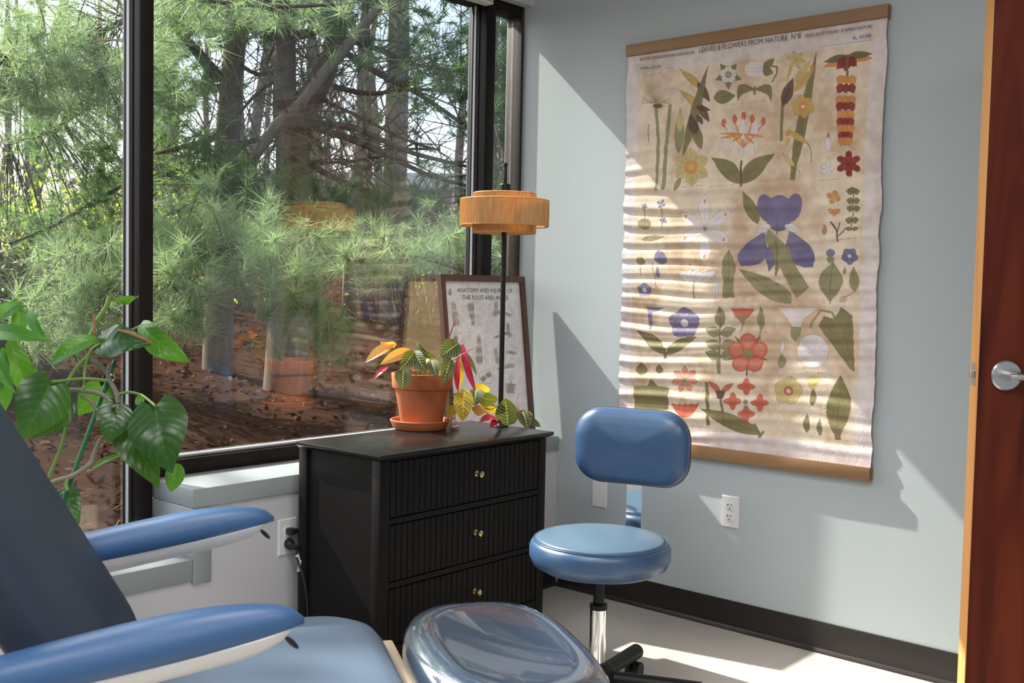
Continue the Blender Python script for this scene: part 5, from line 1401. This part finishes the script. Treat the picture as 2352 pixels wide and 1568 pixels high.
mt_base = dep(-60, 1250, 2.45)
mt = thing('money_tree', 'bright green plant with long pointed leaves at the left edge', 'plant', (mt_base.x-0.02, mt_base.y, 0))
floor_pot(mt, 0.12, 0.24, 'grey_pot')
def MT(b, t, w, m='pachira', d0=2.46, d1=2.42, **k):
    return leaf(mt, dep(*PH(*b), d0), dep(*PH(*t), d1), w/2.4117/F_PX*(d0+d1)/2, m, kind='long', **k)
MT((120,225), (-40,345), 85, arch=0.14, roll=0.4)
MT((110,225), (100,470), 80, d0=2.48, d1=2.47, arch=0.1)
MT((150,245), (282,478), 62, arch=0.12, roll=0.4)
MT((-90,380), (292,442), 95, d0=2.42, d1=2.36, arch=0.10, roll=-0.2)
MT((-60,450), (88,732), 100, d0=2.42, d1=2.37, arch=0.12, roll=0.3)
MT((50,430), (165,770), 140, m='philo_lit', d0=2.52, d1=2.52, arch=0.1)
MT((-10,600), (20,850), 130, d0=2.50, d1=2.50, arch=0.1)
MT((-60,240), (130,215), 60, d0=2.48, d1=2.46, arch=0.15, roll=0.8)
MT((100,560), (215,640), 80, m='philo_lit', d0=2.54, d1=2.53, arch=0.1)
MT((0,480), (-120,640), 120, arch=0.1); MT((20,480), (-60,760), 120, d0=2.5, d1=2.5, arch=0.1)
ML = Vector(mt.location)
hub = dep(*PH(-70,400), 2.47)
build(MB().tube(smoothpts([Vector((ML.x, ML.y, 0.21)), Vector((ML.x, ML.y+0.01, 0.55)), hub]), [0.012]*0 or 0.009, 10), 'trunk', 'stem_grey', mt, True, ML)
for e in ((120,225), (150,245), (50,430), (-90,380), (-60,450), (-10,600)):
    build(MB().tube(smoothpts([hub, (hub+dep(*PH(*e), 2.47))/2+Vector((0, 0, 0.02)), dep(*PH(*e), 2.465)], 4), 0.0028, 6), 'stem', 'stem_green', mt, True, ML)
# ------------------------------------------------------------------ outdoors
def ground_z(x, y):
    d = max(0.0, y-3.05)
    return 0.12 + 1.15*(1-math.exp(-d/6.5)) + 0.05*math.sin(x*1.3+y*0.7)*min(1, d) + 0.025*math.sin(x*4.1-y*3.3)*min(1, d) + 0.012*max(0, y-14)
gm = MB(); gn = 90
xs = np.linspace(-14, 44, gn); ys = 3.03 + (np.linspace(0, 1, gn)**2.0)*62
gm.add([(x, y, ground_z(x, y)) for y in ys for x in xs], [(j*gn+i, j*gn+i+1, (j+1)*gn+i+1, (j+1)*gn+i) for j in range(gn-1) for i in range(gn-1)])
g = build(gm, 'woodland_ground', 'litter', None, True, angle=180)
tag(g, 'brown leaf strewn ground rising into the woods', kind='structure')
def scatter_blades(centers, size, name, m, kind, label, cat, rng, spread=0.0, up_=0.0):
    n = len(centers)
    C_ = np.array(centers) + rng.normal(0, 1, (n, 3))*spread
    a = rng.normal(0, 1, (n, 3)); a[:, 2] *= 0.5 if up_ else 1.0; a /= np.linalg.norm(a, axis=1)[:, None]
    b = np.cross(a, rng.normal(0, 1, (n, 3))); b /= np.linalg.norm(b, axis=1)[:, None]
    s = size*rng.uniform(0.6, 1.3, (n, 1))
    V = np.stack([C_-a*s, C_+b*s*0.45, C_+a*s, C_-b*s*0.45], 1).reshape(-1, 3)
    me = bpy.data.meshes.new(name)
    me.from_pydata(V.tolist(), [], np.arange(4*n).reshape(n, 4).tolist())
    o = link_mesh(name, me, m)
    return o
rng = np.random.default_rng(5)
lc = []
for _ in range(9000):
    y = 3.2+rng.random()**1.6*14; x = rng.uniform(0.2, 1.6)*y*0.85
    lc.append((x, y, ground_z(x, y)+0.012))
o = scatter_blades(lc, 0.024, 'fallen_leaves', 'dry_leaf', 'stuff', '', '', rng, 0.0, 1)
tag(o, 'dry brown fallen leaves covering the ground outside', 'fallen leaves', kind='stuff')

def px_tube(mb, pts, n=9):
    P = [dep(x, y, d) for (x, y, d, w) in pts]; R = [w/2/F_PX*d for (x, y, d, w) in pts]
    Q = smoothpts(P, 4)
    rr = []
    for i in range(len(pts)-1):
        for k in range(4): rr.append(R[i]+(R[i+1]-R[i])*k/4)
    rr.append(R[-1])
    mb.tube(Q, rr if len(Q) == len(rr) else [R[0]]*len(Q), n)
    return Q
def twigs(mb, line, n, rng, l0, l1, r, droop=0.1, bias=(0, 0, 0)):
    ends = []
    for _ in range(n):
        p = line[rng.integers(1, len(line))]
        d = Vector(rng.normal(0, 1, 3)) ; d.z = d.z*0.7+0.1; d += Vector(bias); d.normalize()
        L_ = rng.uniform(l0, l1)
        m1 = p+d*L_*0.5+Vector(rng.normal(0, 0.05, 3))*L_; e = p+d*L_+Vector((0, 0, -droop*L_))
        mb.tube([p, m1, e], [r, r*0.7, r*0.35], 4, caps=False)
        ends += [m1, e]
        for _ in range(2):
            d2 = (d+Vector(rng.normal(0, 0.7, 3))).normalized(); e2 = m1+d2*L_*0.45
            mb.tube([m1, e2], [r*0.5, r*0.25], 3, caps=False); ends.append(e2)
    return ends
def needle_mesh(name, tufts, m, parent, rng, per=44, width=0.0016):
    """tufts: rows (x,y,z, dx,dy,dz, length); every needle is a thin blade"""
    T = np.array(tufts, dtype=np.float64); n = len(T)
    base = np.repeat(T[:, :3], per, 0); ax = np.repeat(T[:, 3:6], per, 0); L_ = np.repeat(T[:, 6:7], per, 0)*rng.uniform(0.75, 1.15, (n*per, 1))
    d = rng.normal(0, 1, (n*per, 3)); d /= np.linalg.norm(d, axis=1)[:, None]
    d = d*0.95+ax*0.75; d /= np.linalg.norm(d, axis=1)[:, None]
    base = base - ax*L_*rng.random((n*per, 1))*0.55
    tip = base + d*L_; tip[:, 2] -= 0.12*L_[:, 0]
    s = np.cross(d, rng.normal(0, 1, (n*per, 3))); s /= np.linalg.norm(s, axis=1)[:, None]
    w = width*rng.uniform(0.8, 1.3, (n*per, 1))
    V = np.stack([base-s*w, base+s*w, tip], 1).reshape(-1, 3)
    me = bpy.data.meshes.new(name)
    nf = n*per
    me.vertices.add(3*nf); me.vertices.foreach_set('co', V.astype(np.float32).ravel())
    me.loops.add(3*nf); me.loops.foreach_set('vertex_index', np.arange(3*nf, dtype=np.int32))
    me.polygons.add(nf); me.polygons.foreach_set('loop_start', np.arange(0, 3*nf, 3, dtype=np.int32))
    me.update(calc_edges=True)
    o = link_mesh(name, me, m, parent)
    o['kind'] = 'stuff'
    return o
def region(n, cx, cy, sx, sy, d0, d1, L_, rng, dirn=(0, -0.3, 0.25), uni=False):
    out = []
    for _ in range(n):
        if uni: x, y = cx+sx*rng.uniform(-1, 1), cy+sy*rng.uniform(-1, 1)
        else: x, y = cx+sx*rng.normal(), cy+sy*rng.normal()
        p = dep(x, y, rng.uniform(d0, d1))
        d = Vector(dirn)+Vector(rng.normal(0, 0.5, 3)); d.normalize()
        out.append((p.x, p.y, p.z, d.x, d.y, d.z, L_*rng.uniform(0.8, 1.2)))
    return out
rng = np.random.default_rng(21)
G_PINE = 'large pines close to the window'
# slender pine, left of the fork
def pine(name, label, trunk, limbs, ntw, base_px):
    b = dep(*base_px)
    o = thing(name, label, 'tree', (b.x, b.y, ground_z(b.x, b.y)))
    mb = MB(); lines = [px_tube(mb, trunk, 14)]
    build(mb, 'trunk', 'bark', o, True, o.location, angle=180)
    for (pts, m) in limbs:
        mb = MB(); q = px_tube(mb, pts, 8); lines.append(q)
        tw = MB(); twigs(tw, q, max(3, int(ntw*len(pts)/3)), rng, 0.25, 0.9, 0.006, 0.15)
        lb = build(mb, 'branch', m, o, True, o.location, angle=180)
        tag(build(tw, 'twigs', 'twig', lb, False, o.location), kind='stuff')
    return o
pa = pine('pine_tree', 'slender grey brown pine trunk left of the forked pine', 
    [(556,-420,7.4,34), (552,-160,7.4,40), (548,-40,7.4,44), (543,60,7.4,47), (534,170,7.4,52), (524,300,7.4,56), (515,420,7.4,58), (508,560,7.4,62), (502,760,7.4,68), (500,930,7.4,78)],
    [([(500,178,7.35,32), (470,140,7.2,27), (440,105,7.1,22), (405,68,7.0,18), (372,30,6.9,13)], 'bark_dark'),
     ([(535,42,7.4,22), (470,24,7.3,19), (410,26,7.2,16), (345,22,7.1,12)], 'bark_dark'),
     ([(510,312,7.35,15), (450,330,7.2,13), (390,345,7.1,11), (340,358,7.0,9)], 'bark'),
     ([(505,200,7.35,18), (450,205,7.2,14), (390,225,7.1,10), (350,240,7.0,7)], 'bark_dark'),
     ([(500,382,7.3,14), (430,392,7.2,13), (370,402,7.1,12), (330,410,7.0,9)], 'bark_dark'),
     ([(550,45,7.4,20), (590,70,7.3,18), (640,92,7.2,15)], 'bark_dark'),
     ([(540,140,7.4,12), (590,170,7.3,9), (640,160,7.2,7)], 'bark_dark'),
     ([(530,330,7.4,10), (600,320,7.4,8), (650,330,7.4,6)], 'bark_dark'),
     ([(505,420,7.3,10), (430,470,7.1,8), (370,500,7.0,6)], 'bark_dark')], 8, (500, 880, 7.4))
pb_ = pine('pine_tree', 'thick forked pine with a leaning stem and crossing limb',
    [(655,-300,7.0,40), (655,-60,7.0,44), (655,60,7.0,47), (655,150,7.0,51), (654,205,7.0,54), (664,265,7.0,76), (672,340,7.0,78), (674,430,7.0,82), (674,520,7.0,90), (662,760,7.0,96), (655,930,7.0,108)],
    [([(680,300,7.0,66), (706,238,7.0,62), (738,180,7.0,54), (766,100,7.0,46), (790,20,7.0,40), (815,-80,7.0,34), (840,-240,7.0,28)], 'bark'),
     ([(584,358,6.6,24), (618,311,6.6,27), (651,274,6.6,29), (698,232,6.6,28), (740,173,6.6,26), (795,109,6.6,25), (828,67,6.6,23), (883,2,6.6,21), (950,-90,6.6,18)], 'bark'),
     ([(720,282,6.9,16), (800,290,6.7,15), (870,318,6.5,13), (950,352,6.3,11), (1085,385,6.1,7)], 'bark_dark'),
     ([(715,292,6.9,17), (800,318,6.7,15), (880,352,6.5,13), (980,400,6.3,10), (1085,430,6.1,7)], 'bark_dark'),
     ([(800,90,6.9,16), (880,118,6.7,13), (960,150,6.5,10), (1090,168,6.3,7)], 'bark_dark'),
     ([(790,118,6.9,15), (870,170,6.7,13), (960,215,6.5,11), (1085,300,6.3,8)], 'bark_dark'),
     ([(770,200,6.9,14), (850,215,6.7,11), (950,205,6.5,9), (1085,215,6.3,6)], 'bark_dark'),
     ([(740,230,6.9,9), (830,270,6.7,8), (930,320,6.5,7), (1010,345,6.4,5)], 'bark_dark'),
     ([(712,375,6.9,15), (760,405,6.8,14), (850,440,6.7,10), (960,470,6.6,7)], 'bark_dark'),
     ([(715,372,6.9,8), (800,372,6.8,7), (880,360,6.7,6), (960,378,6.6,4)], 'bark_dark'),
     ([(655,85,7.0,28), (700,78,6.9,22), (745,62,6.8,17), (790,55,6.7,12)], 'bark_dark'),
     ([(650,85,7.0,24), (610,72,6.9,20), (575,45,6.8,16), (530,20,6.8,12)], 'bark_dark'),
     ([(650,70,7.0,12), (635,40,6.9,9), (625,-10,6.8,7)], 'bark_dark'),
     ([(640,180,7.0,10), (590,215,6.9,8), (550,260,6.8,6)], 'bark_dark'),
     ([(640,500,7.0,14), (590,420,6.8,9), (560,380,6.8,7)], 'bark_dark'),
     ([(690,470,7.0,14), (760,490,6.8,12), (860,520,6.6,9), (980,560,6.3,6)], 'bark_dark')], 9, (655, 880, 7.0))
def canopy(par, regs, m, per, w, nm='needles'):
    T = []
    for r in regs: T += region(*r[:-1], rng, *([r[-1]] if isinstance(r[-1], tuple) else []))
    l = par.location
    o = needle_mesh(nm, [(t[0]-l.x, t[1]-l.y, t[2]-l.z, *t[3:]) for t in T], m, par, rng, per, w)
    return o
DN = (0.1, -0.2, 0.2)
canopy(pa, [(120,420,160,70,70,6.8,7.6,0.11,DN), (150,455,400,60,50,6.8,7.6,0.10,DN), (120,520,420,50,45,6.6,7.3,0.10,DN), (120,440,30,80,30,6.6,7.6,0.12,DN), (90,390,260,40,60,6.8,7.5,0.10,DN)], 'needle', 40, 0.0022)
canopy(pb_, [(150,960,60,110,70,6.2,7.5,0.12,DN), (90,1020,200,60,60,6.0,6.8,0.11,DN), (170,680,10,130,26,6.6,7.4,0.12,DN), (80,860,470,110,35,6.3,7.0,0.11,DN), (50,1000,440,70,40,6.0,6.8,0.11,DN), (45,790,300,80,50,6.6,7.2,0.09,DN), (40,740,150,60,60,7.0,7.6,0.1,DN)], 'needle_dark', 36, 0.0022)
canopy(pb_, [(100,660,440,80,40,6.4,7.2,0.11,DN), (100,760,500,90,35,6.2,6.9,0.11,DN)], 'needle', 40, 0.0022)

# boughs hanging close to the glass, each from a pine standing outside the view
def bough(label, spine, regs, m, per, w):
    b = dep(*spine[0][:3])
    o = thing('pine_bough', label, 'branch', (b.x, b.y, b.z))
    mb = MB(); q = px_tube(mb, spine, 7)
    tw = MB()
    T = []
    for r in regs: T += region(*r[:-1], rng, *([r[-1]] if isinstance(r[-1], tuple) else []))
    for t in T[::2]:                       # a twig carries every tuft back toward the bough
        p = Vector(t[:3]); e = min(q, key=lambda s: (s-p).length)
        tw.tube([e, (e+p)/2+Vector((0, 0, 0.02)), p], [0.004, 0.003, 0.002], 4, caps=False)
    br = build(mb, 'branch', 'bark_dark', o, True, o.location, angle=180)
    tag(build(tw, 'twigs', 'twig', br, False, o.location), kind='stuff')
    l = o.location
    needle_mesh('needles', [(t[0]-l.x, t[1]-l.y, t[2]-l.z, *t[3:]) for t in T], m, o, rng, per, w)
    return o
UP = (0.0, -0.35, 0.45)
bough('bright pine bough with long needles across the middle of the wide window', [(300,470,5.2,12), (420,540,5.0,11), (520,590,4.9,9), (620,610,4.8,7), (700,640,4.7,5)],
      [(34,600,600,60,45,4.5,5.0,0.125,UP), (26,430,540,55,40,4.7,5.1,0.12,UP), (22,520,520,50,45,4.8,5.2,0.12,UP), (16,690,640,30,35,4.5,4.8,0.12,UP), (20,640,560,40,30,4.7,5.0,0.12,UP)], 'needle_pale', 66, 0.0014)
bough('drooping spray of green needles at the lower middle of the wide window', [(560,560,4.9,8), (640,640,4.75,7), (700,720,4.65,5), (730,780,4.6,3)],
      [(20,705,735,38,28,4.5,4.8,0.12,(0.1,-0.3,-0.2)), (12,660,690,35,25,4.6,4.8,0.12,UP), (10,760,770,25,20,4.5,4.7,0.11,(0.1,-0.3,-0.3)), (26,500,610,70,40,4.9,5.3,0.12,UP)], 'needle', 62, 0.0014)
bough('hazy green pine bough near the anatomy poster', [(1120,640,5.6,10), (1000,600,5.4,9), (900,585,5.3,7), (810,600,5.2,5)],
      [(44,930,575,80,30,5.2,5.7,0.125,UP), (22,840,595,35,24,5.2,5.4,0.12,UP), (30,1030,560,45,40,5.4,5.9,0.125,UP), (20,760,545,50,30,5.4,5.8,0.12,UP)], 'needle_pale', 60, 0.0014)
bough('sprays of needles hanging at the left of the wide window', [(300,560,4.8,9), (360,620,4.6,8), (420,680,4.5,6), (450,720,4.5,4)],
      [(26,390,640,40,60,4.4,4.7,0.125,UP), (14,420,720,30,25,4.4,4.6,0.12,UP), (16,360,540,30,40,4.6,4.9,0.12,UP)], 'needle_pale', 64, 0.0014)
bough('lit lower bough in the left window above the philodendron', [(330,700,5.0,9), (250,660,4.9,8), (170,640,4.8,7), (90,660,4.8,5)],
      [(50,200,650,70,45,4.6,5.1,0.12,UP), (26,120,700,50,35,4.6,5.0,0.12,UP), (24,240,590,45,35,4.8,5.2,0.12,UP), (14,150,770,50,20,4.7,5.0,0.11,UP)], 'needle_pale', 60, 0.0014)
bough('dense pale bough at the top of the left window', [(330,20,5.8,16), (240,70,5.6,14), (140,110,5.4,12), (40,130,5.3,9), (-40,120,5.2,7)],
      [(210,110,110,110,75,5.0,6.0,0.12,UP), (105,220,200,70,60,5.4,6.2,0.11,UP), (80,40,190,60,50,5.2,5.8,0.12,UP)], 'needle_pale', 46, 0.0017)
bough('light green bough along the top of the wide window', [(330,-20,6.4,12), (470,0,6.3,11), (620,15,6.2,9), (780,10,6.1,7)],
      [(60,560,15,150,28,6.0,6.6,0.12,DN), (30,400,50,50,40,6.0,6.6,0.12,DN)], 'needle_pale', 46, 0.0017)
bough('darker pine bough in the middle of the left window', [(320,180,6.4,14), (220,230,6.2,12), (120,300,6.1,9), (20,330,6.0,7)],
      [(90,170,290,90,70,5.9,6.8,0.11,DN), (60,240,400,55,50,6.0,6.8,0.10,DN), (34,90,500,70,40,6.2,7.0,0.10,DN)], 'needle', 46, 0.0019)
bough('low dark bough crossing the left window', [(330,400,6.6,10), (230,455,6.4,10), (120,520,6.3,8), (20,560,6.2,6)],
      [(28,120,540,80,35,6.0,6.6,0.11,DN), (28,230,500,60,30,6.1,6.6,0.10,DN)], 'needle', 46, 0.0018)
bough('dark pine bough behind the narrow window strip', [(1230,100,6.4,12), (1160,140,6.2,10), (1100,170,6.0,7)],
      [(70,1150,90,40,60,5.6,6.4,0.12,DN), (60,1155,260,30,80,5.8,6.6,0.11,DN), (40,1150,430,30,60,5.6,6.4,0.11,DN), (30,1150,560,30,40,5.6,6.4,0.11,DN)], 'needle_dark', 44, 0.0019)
# unseen pine added left of the view to shade the room's left half
tx, ty = -0.9, 9.6
tp_ = thing('pine_tree', 'unseen tall pine added beyond the left edge to shade the room', 'tree', (tx, ty, ground_z(tx, ty)))
tl = Vector(tp_.location)
mb = MB().tube([(tx, ty, tl.z-0.1), (tx+0.05, ty, 4), (tx+0.1, ty-0.1, 8.4)], [0.2, 0.16, 0.05], 12)
build(mb, 'trunk', 'bark', tp_, True, tl)
T = []
mb = MB()
for k in range(24):
    zc_ = rng.uniform(4.4, 8.2); an = rng.uniform(0, 6.283); L_ = rng.uniform(0.9, 1.9)
    p0 = Vector((tx+0.06, ty, zc_)); p1 = p0+Vector((math.cos(an)*L_, math.sin(an)*L_*0.8, 0.1))
    mb.tube([p0, p1], [0.035, 0.012], 6)
    for q in range(46):
        p = p0.lerp(p1, rng.uniform(0.25, 1.05))+Vector(rng.normal(0, 0.16, 3))
        T.append((p.x-tl.x, p.y-tl.y, p.z-tl.z, 0, 0, 1, 0.13))
build(mb, 'branches', 'bark_dark', tp_, True, tl)
needle_mesh('needles', T, 'needle', tp_, rng, 46, 0.0045)

# upper pine crowns added above the window's view to shade the ground
def shade_crown(par, boxes, m, n, L_, w):
    l = Vector(par.location); T = []; mb = MB()
    for (x0, x1, y0, y1, z0, z1) in boxes:
        for _ in range(n):
            c = Vector((rng.uniform(x0, x1), rng.uniform(y0, y1), rng.uniform(z0, z1)))
            t0 = Vector((l.x, l.y, c.z-0.2)); mb.tube([t0, c], [0.03, 0.008], 5)
            for _ in range(22):
                p = c+Vector(rng.normal(0, 0.22, 3)); T.append((p.x-l.x, p.y-l.y, p.z-l.z, 0, 0, 1, L_))
    build(mb, 'shade_crown_branches', 'bark_dark', par, True, l)
    needle_mesh('shade_crown_needles', T, m, par, rng, 30, w)
shade_crown(pa, [(4.0, 6.2, 5.6, 8.6, 4.3, 7.0)], 'needle_dark', 46, 0.14, 0.006)
shade_crown(pb_, [(3.6, 6.6, 4.6, 7.4, 4.2, 7.0)], 'needle_dark', 46, 0.14, 0.006)
for (qx, qy, lab) in ((8.2, 9.0, 'straight pine trunk deep in the woods right of the forked pine, added with a shading crown'), (6.4, 10.9, 'straight pine trunk deep in the woods left of the slender pine, added with a shading crown')):  # pines added so that their out-of-view crowns shade the ground
    gz = ground_z(qx, qy)
    o = thing('pine_tree', lab, 'tree', (qx, qy, gz))
    build(MB().tube([(qx, qy, gz-0.1), (qx+0.05, qy, 4), (qx, qy, 9)], [0.15, 0.12, 0.04], 10), 'trunk', 'bark_far', o, True, o.location)
    shade_crown(o, [(qx-2, qx+2, qy-1.6, qy+1.8, 5.4, 8.6)], 'needle_dark', 46, 0.15, 0.007)

# thin bare trees filling the woods behind
for k in range(44):
    d = 11+24*rng.random()**1.3
    x = rng.uniform(-120, 1220)
    p = dep(x, 640, d)
    gz = ground_z(p.x, p.y)
    p = Vector((p.x, p.y, gz-0.05))
    r = rng.uniform(0.030, 0.078)*(1 if d < 22 else 1.3)
    lean = Vector((rng.normal(0, 0.06), rng.normal(0, 0.06), 1))
    H = min(rng.uniform(7, 11), 0.70*(p.y-2.95)+0.6)
    pts = [p+lean*H*t+Vector((rng.normal(0, 0.04), rng.normal(0, 0.04), 0)) for t in (0, 0.12, 0.25, 0.4, 0.6, 1.0)]
    o = tag(build(MB().tube(pts, [r*1.15, r, r*0.92, r*0.8, r*0.6, r*0.2], 8), 'bare_tree', 'bark_far', None, True, angle=180), 'thin bare leafless tree among the woods behind the big pines', 'tree', 'thin bare trees behind the pines')
    tw = MB()
    for _ in range(10):
        q = pts[1].lerp(pts[4], rng.random())
        dv = Vector((rng.normal(), rng.normal(), 0.5+rng.random())).normalized(); L_ = rng.uniform(0.6, 2.0)
        m1 = q+dv*L_*0.5; e = q+dv*L_+Vector((0, 0, 0.2*L_)); tw.tube([q, m1, e], [r*0.22, r*0.16, 0.004], 4, caps=False)
        for _ in range(3):
            e2 = m1+(dv+Vector(rng.normal(0, 0.6, 3))).normalized()*L_*0.5
            tw.tube([m1, e2], [r*0.12, 0.003], 3, caps=False)
    tag(build(tw, 'twigs', 'bark_far', o), kind='stuff')
# undergrowth
def brush(label, n, x0, x1, d0, d1, h, m, leaves=None, leaf_m=None, lsize=0.03):
    tw = MB(); lf = []
    for _ in range(n):
        p = dep(rng.uniform(x0, x1), 600, rng.uniform(d0, d1)); p.z = ground_z(p.x, p.y)-0.02
        for _ in range(4):
            e = p+Vector((rng.normal(0, 0.35)*h, rng.normal(0, 0.35)*h, h*rng.uniform(0.5, 1.1)))
            mid = (p+e)/2+Vector((rng.normal(0, 0.08), rng.normal(0, 0.08), 0.1*h))
            tw.tube([p, mid, e], [0.010, 0.007, 0.003], 3, caps=False)
            for _ in range(2):
                e2 = mid+Vector(rng.normal(0, 0.25, 3))*h; tw.tube([mid, e2], [0.005, 0.002], 3, caps=False)
                if leaves: lf += [tuple(mid.lerp(e2, rng.random())+Vector(rng.normal(0, 0.05, 3))) for _ in range(leaves)]
            if leaves: lf += [tuple(mid.lerp(e, rng.random())+Vector(rng.normal(0, 0.06, 3))) for _ in range(leaves)]
    o = build(tw, 'undergrowth', m)
    tag(o, label, 'undergrowth', kind='stuff')
    if leaves:
        l = scatter_blades(lf, lsize, 'leaves', leaf_m, 'stuff', '', '', rng)
        l.parent = o; tag(l, kind='stuff')
    return o
brush('tangle of bare brown brush in the woods', 90, -60, 1220, 10, 26, 1.6, 'twig')
brush('yellow green spring saplings in the left window', 14, -40, 260, 8.0, 10.5, 1.7, 'twig', 9, 'leaf_spring', 0.030)
brush('yellow green spring saplings behind the wide window', 16, 330, 480, 9, 13, 1.6, 'twig', 8, 'leaf_spring', 0.032)
brush('pale olive saplings near the right of the wide window', 22, 840, 1180, 10, 15, 1.5, 'twig', 4, 'leaf_spring', 0.028)
brush('dark glossy evergreen shrub low in the left window', 14, -80, 110, 5.6, 6.8, 0.8, 'twig', 36, 'leaf_dark', 0.022)
# low building beyond the trees
bpos = dep(1000, 470, 46)
hb = thing('far_building', 'low red brick building with pale band beyond the trees', 'building', (bpos.x, bpos.y, 0), -YAW)
gzb = ground_z(bpos.x, bpos.y)
hb.location.z = gzb-0.3
build(MB().box(-7, 7, 0, 5, 0, 4.0), 'wall', 'brick', hb)
build(MB().box(-7.1, 7.1, -0.1, 5.1, 4.0, 4.7), 'roof_band', 'pale_wall', hb)
for k in range(6):
    build(MB().box(-5.9+k*2.2, -4.7+k*2.2, -0.04, 0.02, 1.3, 2.9), 'window', 'dark_window', hb)
b2 = dep(470, 420, 52)
h2 = thing('far_building', 'pale building with brick base far behind the slender pine', 'building', (b2.x, b2.y, ground_z(b2.x, b2.y)-0.3), -YAW)
build(MB().box(-6, 6, 0, 5, 0, 2.4), 'base_wall', 'brick', h2)
build(MB().box(-6.05, 6.05, -0.05, 5.05, 2.4, 4.2), 'upper_wall', 'pale_wall', h2)
build(MB().box(-6.3, 6.3, -0.3, 5.3, 4.2, 4.5), 'roof', 'pale_wall', h2)
for k in range(5):
    build(MB().box(-5+k*2.2, -4+k*2.2, -0.09, 0.0, 2.8, 3.8), 'window', 'dark_window', h2)
